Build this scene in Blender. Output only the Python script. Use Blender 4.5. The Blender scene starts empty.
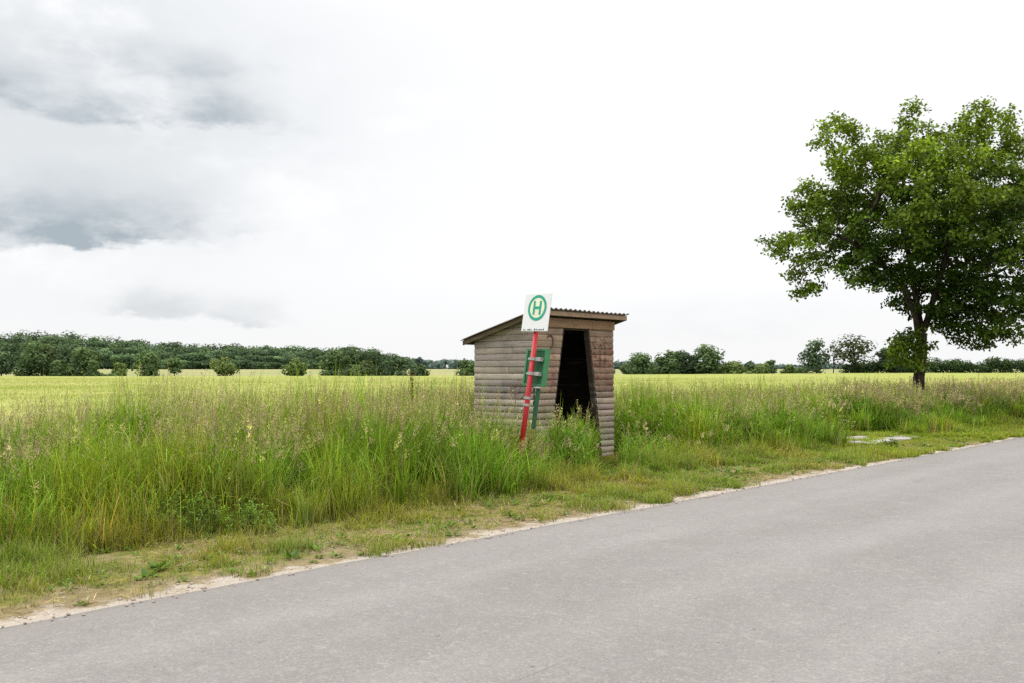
import bpy, math, random
import numpy as np
from mathutils import Vector, Matrix, kdtree
rng = np.random.default_rng(7)
random.seed(7)
PI = math.pi
scene = bpy.context.scene
col = scene.collection
EYE = 1.55
F = 995.0
E1 = np.array((0.654, 0.756))          # along the road
E2 = np.array((-0.756, 0.654))         # away from the road, towards the field
ORG = np.array((0.0, 9.6))             # a point on the far road edge
ROT = math.atan2(E1[1], E1[0])

def sq2xy(s, q):
    s = np.asarray(s, float); q = np.asarray(q, float)
    return ORG[0] + s*E1[0] + q*E2[0], ORG[1] + s*E1[1] + q*E2[1]
def xy2sq(x, y):
    dx = np.asarray(x, float) - ORG[0]; dy = np.asarray(y, float) - ORG[1]
    return dx*E1[0] + dy*E1[1], dx*E2[0] + dy*E2[1]
def px(x, D): return (x - 512.0)/F*D
def zpx(y, D): return EYE + (372.0 - y)*D/F
def sstep(a, b, x):
    t = np.clip((np.asarray(x, float) - a)/(b - a), 0, 1); return t*t*(3 - 2*t)
def terrain(D): return 2.9*sstep(210, 450, D)
_tab = rng.random((256, 256))
def vnoise(x, y, sc=1.0, off=0):
    x = np.asarray(x, float)*sc + off*17.3 + 1000; y = np.asarray(y, float)*sc + off*9.7 + 1000
    xi = np.floor(x).astype(int); yi = np.floor(y).astype(int)
    fx = x - xi; fy = y - yi; fx = fx*fx*(3 - 2*fx); fy = fy*fy*(3 - 2*fy)
    a = _tab[xi % 256, yi % 256]; b = _tab[(xi+1) % 256, yi % 256]
    c = _tab[xi % 256, (yi+1) % 256]; d = _tab[(xi+1) % 256, (yi+1) % 256]
    return (a*(1-fx) + b*fx)*(1-fy) + (c*(1-fx) + d*fx)*fy
def fbm(x, y, sc=1.0, off=0):
    return (vnoise(x, y, sc, off) + .5*vnoise(x, y, sc*2.1, off+1) + .25*vnoise(x, y, sc*4.3, off+2))/1.75

# ------------------------------------------------------------------ objects
def tag(o, label=None, cat=None, group=None, kind=None):
    if label: o['label'] = label
    if cat: o['category'] = cat
    if group: o['group'] = group
    if kind: o['kind'] = kind
    return o
def empty(name, loc, rz=0.0):
    o = bpy.data.objects.new(name, None); col.objects.link(o)
    o.location = loc; o.rotation_euler = (0, 0, rz); o.empty_display_size = .2
    return o
def link(name, me, mat, parent=None, smooth=False):
    o = bpy.data.objects.new(name, me); col.objects.link(o)
    if mat is not None: me.materials.append(mat)
    if parent is not None: o.parent = parent
    if smooth: me.polygons.foreach_set('use_smooth', np.ones(len(me.polygons), bool))
    return o
def mesh_np(name, V, Q, C=None):
    """V (n,3), Q (m,k) index faces, C (n,3) vertex colours"""
    V = np.ascontiguousarray(V, np.float32).reshape(-1, 3); Q = np.ascontiguousarray(Q, np.int32)
    k = Q.shape[1]; me = bpy.data.meshes.new(name)
    me.vertices.add(len(V)); me.vertices.foreach_set('co', V.ravel())
    me.loops.add(Q.size); me.loops.foreach_set('vertex_index', Q.ravel())
    me.polygons.add(len(Q)); me.polygons.foreach_set('loop_start', np.arange(len(Q), dtype=np.int32)*k)
    try: me.polygons.foreach_set('loop_total', np.full(len(Q), k, np.int32))
    except Exception: pass
    if C is not None:
        a = me.color_attributes.new('col', 'FLOAT_COLOR', 'POINT')
        c4 = np.ones((len(V), 4), np.float32); c4[:, :3] = C
        a.data.foreach_set('color', c4.ravel())
    me.update(calc_edges=True); me.validate()
    return me
class MB:
    """collects hard-surface pieces into one mesh"""
    def __init__(s): s.v = []; s.f = []; s.c = []
    def add(s, v, f, c=(1, 1, 1)):
        n = len(s.v); s.v += [tuple(p) for p in v]; s.f += [tuple(i + n for i in q) for q in f]; s.c += [c]*len(v)
    def box(s, x0, x1, y0, y1, z0, z1, b=0.0, c=(1, 1, 1)):
        if b <= 0:
            v = [(x, y, z) for z in (z0, z1) for y in (y0, y1) for x in (x0, x1)]
            s.add(v, [(0, 2, 3, 1), (4, 5, 7, 6), (0, 1, 5, 4), (2, 6, 7, 3), (0, 4, 6, 2), (1, 3, 7, 5)], c); return
        import bmesh
        bm = bmesh.new(); bmesh.ops.create_cube(bm, size=1.0)
        for v in bm.verts:
            v.co = Vector(((x0+x1)/2 + v.co.x*(x1-x0), (y0+y1)/2 + v.co.y*(y1-y0), (z0+z1)/2 + v.co.z*(z1-z0)))
        bmesh.ops.bevel(bm, geom=bm.edges[:], offset=b, segments=2, affect='EDGES', profile=.5)
        bm.verts.index_update()
        s.add([v.co[:] for v in bm.verts], [[v.index for v in f.verts] for f in bm.faces], c); bm.free()
    def tube(s, pts, rad, n=10, cap=True, c=(1, 1, 1)):
        pts = [Vector(p) for p in pts]
        if not hasattr(rad, '__len__'): rad = [rad]*len(pts)
        vs = []; fs = []
        for i, p in enumerate(pts):
            d = (pts[min(i+1, len(pts)-1)] - pts[max(i-1, 0)]).normalized()
            u = d.cross(Vector((0, 0, 1))) if abs(d.z) < .95 else d.cross(Vector((1, 0, 0)))
            u.normalize(); w = d.cross(u)
            for k in range(n):
                a = 2*PI*k/n; vs.append(p + rad[i]*(math.cos(a)*u + math.sin(a)*w))
        for i in range(len(pts)-1):
            for k in range(n): fs.append((i*n+k, i*n+(k+1) % n, (i+1)*n+(k+1) % n, (i+1)*n+k))
        if cap: fs += [tuple(range(n-1, -1, -1)), tuple(range((len(pts)-1)*n, len(pts)*n))]
        s.add(vs, fs, c)
    def build(s, name, mat, parent=None, smooth=False):
        me = bpy.data.meshes.new(name); me.from_pydata(s.v, [], s.f)
        a = me.color_attributes.new('col', 'FLOAT_COLOR', 'POINT')
        c4 = np.ones((len(s.v), 4), np.float32); c4[:, :3] = np.array(s.c)
        a.data.foreach_set('color', c4.ravel()); me.update()
        return link(name, me, mat, parent, smooth)

# ------------------------------------------------------------------ materials
def new_mat(name):
    m = bpy.data.materials.new(name); m.use_nodes = True; m.node_tree.nodes.clear()
    return m, m.node_tree
class NT:
    def __init__(s, t): s.t = t
    def n(s, typ, **kw):
        o = s.t.nodes.new(typ)
        for k, v in kw.items(): setattr(o, k, v)
        return o
    def set(s, sock, v):
        if hasattr(v, 'is_output'): s.t.links.new(v, sock)
        else: sock.default_value = v
    def m(s, op, a, b=None, c=None, clamp=False):
        o = s.n('ShaderNodeMath', operation=op, use_clamp=clamp); s.set(o.inputs[0], a)
        if b is not None: s.set(o.inputs[1], b)
        if c is not None: s.set(o.inputs[2], c)
        return o.outputs[0]
    def mix(s, f, a, b, blend='MIX'):
        o = s.n('ShaderNodeMix', data_type='RGBA', blend_type=blend); s.set(o.inputs[0], f)
        for i, v in ((6, a), (7, b)):
            if not hasattr(v, 'is_output') and len(v) == 3: v = (*v, 1)
            s.set(o.inputs[i], v)
        return o.outputs[2]
    def ss(s, a, b, x):
        o = s.n('ShaderNodeMapRange', interpolation_type='SMOOTHSTEP'); s.set(o.inputs[0], x)
        s.set(o.inputs[1], a); s.set(o.inputs[2], b); return o.outputs[0]
    def noise(s, vec, sc, det=4, rough=.55, lac=2.0):
        o = s.n('ShaderNodeTexNoise'); s.set(o.inputs['Vector'], vec); o.inputs['Scale'].default_value = sc
        o.inputs['Detail'].default_value = det; o.inputs['Roughness'].default_value = rough; return o.outputs['Fac']
    def mapping(s, vec, scale=(1, 1, 1), loc=(0, 0, 0)):
        o = s.n('ShaderNodeMapping'); s.set(o.inputs['Vector'], vec); o.inputs['Scale'].default_value = scale
        o.inputs['Location'].default_value = loc; return o.outputs[0]
    def obj(s): return s.n('ShaderNodeTexCoord').outputs['Object']
    def attr(s, name='col'): return s.n('ShaderNodeAttribute', attribute_name=name).outputs['Color']
    def bump(s, h, strength=.3, dist=.02):
        o = s.n('ShaderNodeBump'); o.inputs['Strength'].default_value = strength; o.inputs['Distance'].default_value = dist
        s.set(o.inputs['Height'], h); return o.outputs[0]
    def out(s, sh): s.t.links.new(sh, s.n('ShaderNodeOutputMaterial').outputs[0] if False else s.n('ShaderNodeOutputMaterial').inputs[0])
    def pbr(s, colr, rough=.7, metal=0.0, normal=None, spec=.3):
        b = s.n('ShaderNodeBsdfPrincipled')
        if not hasattr(colr, 'is_output') and len(colr) == 3: colr = (*colr, 1)
        s.set(b.inputs['Base Color'], colr); s.set(b.inputs['Roughness'], rough); s.set(b.inputs['Metallic'], metal)
        b.inputs['Specular IOR Level'].default_value = spec
        if normal is not None: s.set(b.inputs['Normal'], normal)
        s.out(b.outputs[0]); return b

def foliage_mat(name, transl=.35, gloss=.05):
    m, t = new_mat(name); N = NT(t); c = N.attr()
    d = N.n('ShaderNodeBsdfDiffuse'); N.set(d.inputs[0], c)
    tr = N.n('ShaderNodeBsdfTranslucent'); N.set(tr.inputs[0], N.mix(.5, c, (1.0, 1.0, .25), 'MULTIPLY'))
    mx = N.n('ShaderNodeMixShader'); mx.inputs[0].default_value = transl
    t.links.new(d.outputs[0], mx.inputs[1]); t.links.new(tr.outputs[0], mx.inputs[2])
    g = N.n('ShaderNodeBsdfGlossy'); g.inputs['Roughness'].default_value = .45; g.inputs[0].default_value = (.9, .95, 1, 1)
    m2 = N.n('ShaderNodeMixShader'); m2.inputs[0].default_value = gloss
    t.links.new(mx.outputs[0], m2.inputs[1]); t.links.new(g.outputs[0], m2.inputs[2]); N.out(m2.outputs[0])
    return m
M_grass = foliage_mat('grass_blades', .32, .012)
M_leaf = foliage_mat('tree_leaves', .24, .015)
M_far = foliage_mat('distant_leaves', .22, 0.005)

def bark_mat(name, c0, c1):
    m, t = new_mat(name); N = NT(t); o = N.obj()
    n1 = N.noise(N.mapping(o, (14, 14, 3)), 1.0, 6); n2 = N.noise(o, 2.0, 3)
    c = N.mix(N.ss(.35, .7, n1), c0, c1); c = N.mix(N.m('MULTIPLY', N.ss(.5, .75, n2), .5), c, (.05, .06, .03))
    N.pbr(c, .9, normal=N.bump(n1, .8, .03), spec=.15); return m
M_bark = bark_mat('bark', (.018, .013, .010), (.075, .058, .045))
M_barkfar = bark_mat('distant_bark', (.03, .028, .022), (.07, .06, .05))

def wood_mat(name, paint=False):
    m, t = new_mat(name); N = NT(t); o = N.obj(); base = N.attr()
    # boards run along local x or y: the grain is stretched along both of them, fine across z
    g = N.noise(N.mapping(o, (2.2, 2.2, 60)), 1.0, 6, .6)
    g2 = N.noise(N.mapping(o, (.9, .9, 12)), 1.0, 4)
    blot = N.noise(o, 2.6, 4); kn = N.n('ShaderNodeTexVoronoi'); N.set(kn.inputs['Vector'], N.mapping(o, (2.2, 2.2, 6.5)))
    kn.inputs['Scale'].default_value = 1.0
    c = N.mix(N.m('MULTIPLY', N.ss(.42, .72, g), .55), base, N.mix(.72, base, (.03, .02, .015)))
    c = N.mix(N.m('MULTIPLY', N.ss(.5, .72, g2), .6), c, N.mix(.6, base, (.34, .31, .28)))
    c = N.mix(N.m('MULTIPLY', N.ss(.46, .72, blot), .55), c, N.mix(.6, base, (.05, .035, .028)))
    c = N.mix(N.m('MULTIPLY', N.ss(.085, .03, kn.outputs['Distance']), .75), c, (.02, .014, .01))
    if paint:                            # faded remains of red paint on the boards right of the doorway and left of it
        sp = N.n('ShaderNodeSeparateXYZ'); N.set(sp.inputs[0], o); X, Z = sp.outputs[0], sp.outputs[2]; pn = N.noise(N.mapping(o, (9, 9, 14)), 1.0, 5, .65); pn2 = N.noise(o, 4.5, 3)
        zone = N.m('MULTIPLY', N.ss(1.48, 1.62, X), N.m('MULTIPLY', N.ss(.95, 1.35, Z), N.ss(2.25, 1.95, Z)))
        zone = N.m('MAXIMUM', zone, N.m('MULTIPLY', N.m('MULTIPLY', N.ss(.30, .40, X), N.ss(.62, .52, X)), N.m('MULTIPLY', N.ss(1.15, 1.3, Z), N.ss(1.95, 1.75, Z))))
        k = N.m('MULTIPLY', zone, N.m('MULTIPLY', N.ss(.44, .58, pn), N.ss(.35, .55, pn2)))
        c = N.mix(N.m('MULTIPLY', k, .75), c, N.mix(N.ss(.4, .62, N.noise(o, 17, 4)), (.27, .075, .05), (.10, .05, .038)))
    N.pbr(c, .85, normal=N.bump(g, .55, .006), spec=.2); return m
M_wood = wood_mat('weathered_boards'); M_woodp = wood_mat('boards_with_paint_remains', True)

def simple(name, c, rough=.6, metal=0.0, var=.25, sc=6.0, spec=.3, dirt=(.06, .045, .03), bump=0.0):
    m, t = new_mat(name); N = NT(t); o = N.obj(); n = N.noise(o, sc, 5, .6); n2 = N.noise(o, sc*6, 3)
    cc = N.mix(N.m('MULTIPLY', N.ss(.45, .75, n), var), c, dirt)
    cc = N.mix(N.m('MULTIPLY', N.ss(.55, .7, n2), var*.6), cc, dirt)
    N.pbr(cc, rough, metal, N.bump(n2, bump, .004) if bump else None, spec); return m
M_white = simple('white_enamel', (.80, .80, .81), .35, 0, .05, 3, .4, (.35, .33, .28))
M_cream = simple('faded_yellow', (.80, .82, .62), .4, 0, .1, 5)
M_teal = simple('green_sign_paint', (.012, .36, .23), .4, 0, .12, 5, dirt=(.3, .5, .4))
M_green = simple('green_paint', (.020, .115, .048), .45, 0, .3, 8, dirt=(.03, .10, .05))
M_greenlight = simple('green_frame_paint', (.055, .225, .10), .45, 0, .25, 8, dirt=(.05, .18, .08))
M_steel = simple('galvanised_steel', (.42, .41, .39), .5, .4, .35, 20)
M_dark = simple('dark_lettering', (.03, .06, .05), .6)
M_graff_red = simple('red_scribble', (.36, .13, .10), .85, 0, .9, 14, dirt=(.30, .22, .19))
M_graff_dark = simple('rust_brown_scribble', (.13, .065, .045), .85, 0, .9, 14, dirt=(.24, .17, .13))
M_rust = simple('rusty_iron', (.11, .05, .03), .9, .2, .5, 20)
def red_pole():
    m, t = new_mat('red_pole_paint'); N = NT(t); o = N.obj(); z = N.n('ShaderNodeSeparateXYZ'); N.set(z.inputs[0], o)
    n = N.noise(o, 9, 5, .6); n2 = N.noise(N.mapping(o, (8, 8, 2)), 3, 4)
    c = N.mix(N.m('MULTIPLY', N.ss(.5, .75, n), .6), (.44, .010, .018), (.28, .02, .014))
    low = N.ss(.85, .25, N.m('ADD', z.outputs[2], N.m('MULTIPLY', n2, .5)))
    c = N.mix(N.m('MULTIPLY', low, N.ss(.3, .7, n)), c, (.42, .13, .035))
    N.pbr(c, .45, normal=N.bump(n, .1, .003), spec=.4); return m
M_red = red_pole()
def roof_mat():
    m, t = new_mat('corrugated_sheet'); N = NT(t); o = N.obj(); n = N.noise(o, 5, 5); n2 = N.noise(o, 40, 3)
    c = N.mix(N.ss(.3, .7, n), (.10, .085, .065), (.21, .19, .16)); c = N.mix(N.ss(.5, .7, n2), c, (.07, .06, .04))
    N.pbr(c, .85, normal=N.bump(n2, .2, .004), spec=.2); return m
M_roof = roof_mat()
def road_mat():
    m, t = new_mat('worn_asphalt'); N = NT(t); o = N.obj(); sep = N.n('ShaderNodeSeparateXYZ'); N.set(sep.inputs[0], o); y = sep.outputs[1]
    big = N.noise(N.mapping(o, (.22, .8, 1)), 1.0, 4); mid = N.noise(o, 2.2, 5, .6); fine = N.noise(o, 70, 4, .75); fine2 = N.noise(o, 23, 5, .7)
    c = N.mix(N.ss(.3, .7, big), (.212, .197, .184), (.248, .232, .219))
    c = N.mix(N.m('MULTIPLY', N.ss(.4, .75, mid), .3), c, (.295, .275, .258))
    # wheel tracks: paler polished bands along the road
    for yc, w, k in ((-1.15, .38, .25), (-2.75, .42, .25), (-4.2, .4, .25)):
        d = N.m('ABSOLUTE', N.m('SUBTRACT', N.m('ADD', y, N.m('MULTIPLY', big, .5)), yc + .25))
        c = N.mix(N.m('MULTIPLY', N.ss(w, 0, d), k), c, (.315, .296, .28))
    vc = N.n('ShaderNodeTexVoronoi'); N.set(vc.inputs['Vector'], o); vc.inputs['Scale'].default_value = 85.0
    chip = N.n('ShaderNodeSeparateColor'); N.set(chip.inputs[0], vc.outputs['Color'])
    c = N.mix(N.m('MULTIPLY', N.ss(.60, 1.0, chip.outputs[0]), .30), c, (.135, .125, .116)); c = N.mix(N.m('MULTIPLY', N.ss(.80, 1.0, chip.outputs[1]), .28), c, (.46, .435, .405))
    vb = N.n('ShaderNodeTexVoronoi'); N.set(vb.inputs['Vector'], o); vb.inputs['Scale'].default_value = 21.0
    cb = N.n('ShaderNodeSeparateColor'); N.set(cb.inputs[0], vb.outputs['Color'])
    c = N.mix(N.m('MULTIPLY', N.ss(.7, 1.0, cb.outputs[0]), .14), c, (.15, .138, .128)); c = N.mix(N.m('MULTIPLY', N.ss(.86, 1.0, cb.outputs[1]), .16), c, (.42, .40, .37))
    cr = N.n('ShaderNodeTexVoronoi', feature='DISTANCE_TO_EDGE'); wv = N.n('ShaderNodeVectorMath', operation='ADD'); N.set(wv.inputs[0], N.mapping(o, (.25, .55, 1))); N.set(wv.inputs[1], N.mix(.22, (0, 0, 0), N.n('ShaderNodeTexNoise').outputs['Color'])); N.set(cr.inputs['Vector'], wv.outputs[0]); cr.inputs['Scale'].default_value = 1.0
    c = N.mix(N.m('MULTIPLY', N.ss(.006, .002, cr.outputs['Distance']), N.m('MULTIPLY', N.ss(.56, .68, N.noise(o, .8, 3)), .30)), c, (.10, .09, .082))
    edge = N.ss(-.45, -.05, N.m('ADD', y, N.m('MULTIPLY', mid, .25)))
    c = N.mix(N.m('MULTIPLY', edge, .3), c, (.24, .215, .195))
    c = N.mix(N.m('MULTIPLY', N.ss(.52, .70, fine), .40), c, (.14, .127, .115))
    c = N.mix(N.m('MULTIPLY', N.ss(.47, .30, fine), .32), c, (.46, .43, .395))
    c = N.mix(N.m('MULTIPLY', N.ss(.56, .75, fine2), .4), c, (.18, .16, .145))
    v = N.n('ShaderNodeTexVoronoi'); N.set(v.inputs['Vector'], N.mapping(o, (4.5, 11, 1))); v.inputs['Scale'].default_value = 1.0
    c = N.mix(N.m('MULTIPLY', N.ss(.10, .04, v.outputs['Distance']), N.m('MULTIPLY', N.ss(.42, .7, N.noise(o, 1.6, 2)), .85)), c, (.075, .06, .05))
    N.pbr(c, .9, normal=N.bump(N.m('ADD', fine, fine2), .45, .006), spec=.25); return m
M_road = road_mat()
def verge_mat():
    """local x along the road, local y = distance from the asphalt edge"""
    m, t = new_mat('verge_soil'); N = NT(t); o = N.obj(); sep = N.n('ShaderNodeSeparateXYZ'); N.set(sep.inputs[0], o); y = sep.outputs[1]
    n1 = N.noise(o, 2.3, 5, .65); n2 = N.noise(o, 9, 5, .6); n3 = N.noise(o, 60, 4, .7)
    q = N.m('ADD', y, N.m('MULTIPLY', N.m('SUBTRACT', n1, .5), 1.1)); q = N.m('ADD', q, N.m('MULTIPLY', N.m('SUBTRACT', n2, .5), .4))
    sand = N.mix(N.ss(.35, .65, n3), (.52, .455, .385), (.36, .305, .245))
    soil = N.mix(N.ss(.3, .7, n2), (.20, .155, .085), (.33, .265, .14)); soil = N.mix(N.m('MULTIPLY', N.ss(.5, .7, n3), .6), soil, (.12, .085, .05))
    green = N.mix(N.ss(.35, .65, n2), (.12, .14, .025), (.22, .20, .05))
    c = N.mix(N.ss(.18, .36, q), sand, soil); c = N.mix(N.m('MULTIPLY', N.ss(.4, .8, q), N.ss(.36, .56, n1)), c, green)
    c = N.mix(N.ss(2.1, 2.9, q), c, (.028, .032, .010))  # shade under the tall grass put into the soil colour
    N.pbr(c, .95, normal=N.bump(N.m('ADD', n3, n2), .7, .02), spec=.1); return m
M_verge = verge_mat()
def ground_mat():
    m, t = new_mat('ground_soil'); N = NT(t); p = N.n('ShaderNodeNewGeometry').outputs['Position']; sep = N.n('ShaderNodeSeparateXYZ'); N.set(sep.inputs[0], p)
    n = N.noise(N.mapping(p, (.02, .05, 1)), 1.0, 5); nf = N.noise(p, 3, 5)
    near = N.mix(N.ss(.3, .7, nf), (.12, .11, .04), (.20, .17, .08))
    far = N.mix(N.ss(.35, .65, n), (.34, .32, .15), (.27, .29, .12))
    far = N.mix(N.ss(440, 520, sep.outputs[1]), far, (.10, .16, .08))
    c = N.mix(N.ss(120, 205, sep.outputs[1]), near, far); N.pbr(c, .95, spec=.05); return m
M_ground = ground_mat()
def grain_mat():
    m, t = new_mat('ripening_grain'); N = NT(t); p = N.n('ShaderNodeNewGeometry').outputs['Position']
    a = N.noise(N.mapping(p, (.035, .09, 1)), 1.0, 5, .6); b = N.noise(N.mapping(p, (.5, .25, 1)), 1.0, 4, .7); f = N.noise(N.mapping(p, (5, 1.2, 1)), 1.0, 4, .7)
    c = N.mix(N.ss(.35, .65, a), (.285, .325, .065), (.385, .385, .115))
    c = N.mix(N.m('MULTIPLY', N.ss(.4, .68, b), .75), c, (.24, .285, .05)); c = N.mix(N.m('MULTIPLY', N.ss(.5, .75, f), .5), c, (.46, .43, .20))
    c = N.mix(N.m('MULTIPLY', N.ss(.5, .28, f), .4), c, (.19, .215, .04))
    N.pbr(c, .9, normal=N.bump(f, .6, .15), spec=.1); return m
M_grain = grain_mat()
def concrete_mat():
    m, t = new_mat('pale_concrete'); N = NT(t); o = N.obj(); n = N.noise(o, 3, 5); f = N.noise(o, 30, 4)
    c = N.mix(N.ss(.35, .65, n), (.45, .425, .39), (.32, .295, .26)); c = N.mix(N.m('MULTIPLY', N.ss(.5, .7, f), .5), c, (.25, .22, .18))
    N.pbr(c, .9, normal=N.bump(f, .4, .005), spec=.2); return m
M_conc = concrete_mat()
M_stone = simple('small_stones', (.40, .34, .28), .9, 0, .5, 10, .1, (.22, .17, .13))

# ------------------------------------------------------------------ ground, road, verge
def grid_mesh(name, xs, ys, zf):
    X, Y = np.meshgrid(xs, ys); Z = zf(X, Y); nx = len(xs); ny = len(ys)
    V = np.stack([X, Y, Z], -1).reshape(-1, 3); i = np.arange((ny-1)*nx).reshape(ny-1, nx)[:, :-1].ravel()
    return mesh_np(name, V, np.stack([i, i+1, i+nx+1, i+nx], 1))
ys = np.concatenate([np.linspace(-60, 200, 27), np.linspace(210, 460, 51), np.linspace(480, 3200, 20)])
xs = np.linspace(-2600, 2600, 41)
tag(link('ground', grid_mesh('ground', xs, ys, lambda X, Y: terrain(Y) - .07), M_ground), kind='structure', label='pale field ground reaching to the horizon')

S = np.arange(-40, 140, .25)
edge = .035*(fbm(S, S*0, 1.3, 3) - .5)*2 + .02*(vnoise(S, S*0, 4, 5) - .5)*2
rows = [-5.7, -4.6, -3.4, -2.2, -1.1, -.2, 0.0]
V = []
for r in rows:
    qq = r + (edge if r == 0 else 0*S); zz = .012 + .035*np.clip(1 - ((r + 2.85)/2.85)**2, 0, 1)
    V.append(np.stack([S, qq + 0*S, np.full_like(S, zz)], -1))
V.append(np.stack([S, edge + .012, np.full_like(S, -.03)], -1))
V = np.concatenate(V); n = len(S); i = (np.arange(len(rows))[:, None]*n + np.arange(n-1)[None]).ravel()
road = link('road', mesh_np('road', V, np.stack([i, i+1, i+n+1, i+n], 1)), M_road, smooth=False)
road.location = (*ORG, 0); road.rotation_euler.z = ROT
tag(road, 'worn grey asphalt country road without markings', kind='structure')

ss_ = np.arange(-12, 62, .12); qs_ = np.concatenate([np.arange(-.3, 3, .06), np.arange(3, 9.5, .4)])
def vz(X, Y):
    h = .05*(fbm(X, Y, 1.4, 11) - .5) + .03*(fbm(X, Y, 6, 15) - .5)
    return np.where(Y < 0, -.045, -.012 + h*sstep(0, .5, Y) + .025*sstep(.15, .9, Y))
vg = link('verge', grid_mesh('verge', ss_, qs_, vz), M_verge, smooth=True)
vg.location = (*ORG, 0); vg.rotation_euler.z = ROT
tag(vg, 'sandy earth verge between the asphalt and the tall grass', kind='structure')

# ------------------------------------------------------------------ grass
SH = dict(N=(.362, 16.40), W=2.255, L=1.33)
def shelter_uv(s, q):
    ns, nq = xy2sq(*SH['N']); return s - ns, q - nq
def camdist(s, q):
    x, y = sq2xy(s, q); return np.maximum(y, 1.0), x
def inview(s, q, m=2.6):
    x, y = sq2xy(s, q); return (y > 3) & (np.abs(x) < (.515*y + m))
def in_shelter(s, q, mg=.04):
    u, v = shelter_uv(s, q); return (u > -mg) & (u < SH['W']+mg) & (v > -mg) & (v < SH['L']+mg)
SLAB = (13.5, 16.7, 1.65, 3.15)
def in_slab(s, q):
    return (s > SLAB[0]) & (s < SLAB[1]) & (q > SLAB[2]) & (q < SLAB[3])
def slab_near(s, q): return (s > 12.2) & (s < 17.2) & (q > .3) & (q < 3.5)
def groundz(s, q): return vz(np.asarray(s), np.asarray(q))

def ribbons(P, H, W, az, bend, nseg, c0, c1, twist=.7, pw=.8, tip=.12):
    n = len(P); t = np.linspace(0, 1, nseg+1)[None, :]
    hz = (H*bend)[:, None]*t**2; vt = H[:, None]*(t - .32*np.abs(bend)[:, None]*t**2*bend[:, None].clip(0, 2))
    cx = P[:, 0:1] + hz*np.cos(az)[:, None]; cy = P[:, 1:2] + hz*np.sin(az)[:, None]; cz = P[:, 2:3] + vt
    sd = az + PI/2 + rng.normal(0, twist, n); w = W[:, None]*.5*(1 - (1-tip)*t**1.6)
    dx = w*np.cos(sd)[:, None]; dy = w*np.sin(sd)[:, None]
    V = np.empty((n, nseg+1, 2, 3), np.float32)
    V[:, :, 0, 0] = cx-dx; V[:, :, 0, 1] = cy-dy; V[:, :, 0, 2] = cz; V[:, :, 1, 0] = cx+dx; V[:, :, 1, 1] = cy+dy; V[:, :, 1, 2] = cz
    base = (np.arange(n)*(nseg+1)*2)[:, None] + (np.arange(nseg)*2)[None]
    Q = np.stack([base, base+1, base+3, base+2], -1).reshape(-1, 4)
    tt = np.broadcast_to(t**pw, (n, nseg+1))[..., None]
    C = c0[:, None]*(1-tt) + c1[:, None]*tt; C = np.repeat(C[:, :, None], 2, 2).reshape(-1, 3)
    return V.reshape(-1, 3), Q, C, np.stack([cx, cy, cz], -1)
class Acc:
    def __init__(s): s.V = []; s.Q = []; s.C = []; s.n = 0
    def add(s, V, Q, C): s.V.append(V); s.Q.append(Q + s.n); s.C.append(C); s.n += len(V)
    def mesh(s, name): return mesh_np(name, np.concatenate(s.V), np.concatenate(s.Q), np.concatenate(s.C))
def cards(P, L, W, d, side, c):
    """flat diamonds: centre base P, length L along d, width W along side"""
    n = len(P); V = np.empty((n, 4, 3), np.float32); dl = d*L[:, None]; sw = side*(W*.5)[:, None]
    V[:, 0] = P; V[:, 1] = P + dl*.45 + sw; V[:, 2] = P + dl; V[:, 3] = P + dl*.45 - sw
    Q = np.arange(n*4).reshape(n, 4); return V.reshape(-1, 3), Q, np.repeat(c, 4, 0)
def unit(v): return v/np.maximum(np.linalg.norm(v, axis=-1, keepdims=True), 1e-6)
def jcol(base, n, amt=.18, hue=.08):
    b = np.array(base)[None]*np.exp(rng.normal(0, amt, (n, 1))); return b*np.exp(rng.normal(0, hue, (n, 3)))

def front_edge(s):                      # q where the tall grass begins
    return 2.08 + .50*(fbm(s, s*0, .45, 21) - .5)*2 + .25*(vnoise(s, s*0, 2.2, 22) - .5) + .25*sstep(9, 14, s) + 1.1*sstep(12.6, 13.6, s)*sstep(18.0, 17.0, s)
def bearing(s, q):
    x, y = sq2xy(s, q); return x/np.maximum(y, 1)
def trodden(s, q):                      # bare trodden strip that leads to the right corner of the shelter
    u, v = shelter_uv(s, q); b = bearing(s, q)
    return sstep(.080, .088, b)*sstep(.113, .104, b)*sstep(.25, .05, v)*sstep(-2.6, -2.1, v)
def along(s):                           # broad swells of the growth along the road
    return np.interp(s, [-8, -3, -1.2, -.2, .8, 2.2, 3.2, 6, 9, 13, 20, 60], [.86, .86, .90, 1.06, 1.12, 1.03, .93, .95, .93, .88, .86, .86])
def height_fac(s, q):
    u, v = shelter_uv(s, q)
    r = sstep(-.05, .70, q - front_edge(s)); f = .58 + .42*r
    # trampled, lower growth in front of and beside the shelter
    lowz = sstep(-2.3, -1.1, u)*sstep(3.6, 2.2, u)*sstep(1.2, -.3, v)
    f = f*(1 - .42*lowz)
    f = f*(1 - .50*sstep(-2.9, -2.3, u)*sstep(-1.1, -1.6, u)*sstep(-1.15, -1.4, v))
    near_l = sstep(-1.6, -.5, u)*sstep(.3, -.1, u)*sstep(-.5, .4, v)*sstep(2.2, 1.2, v)
    f = f*(1 - .46*near_l)
    f = f*(1 - .62*sstep(1.35, 1.75, u)*sstep(3.0, 2.5, u)*sstep(.1, -.1, v)*sstep(-3.0, -1.8, v))
    f = f*(1 - .14*sstep(8.5, 11, s)*sstep(19, 14, s)*sstep(4.4, 2.8, q))
    b = bearing(s, q); f = f*(1 + .32*sstep(.030, .045, b)*sstep(.083, .074, b)*sstep(.1, -.6, v)*sstep(-3.2, -2.4, v))
    f = f*(1 - .85*trodden(s, q))*along(s)
    f = f*(.58 + .84*fbm(s, q, 1.0, 31))
    return f
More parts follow.
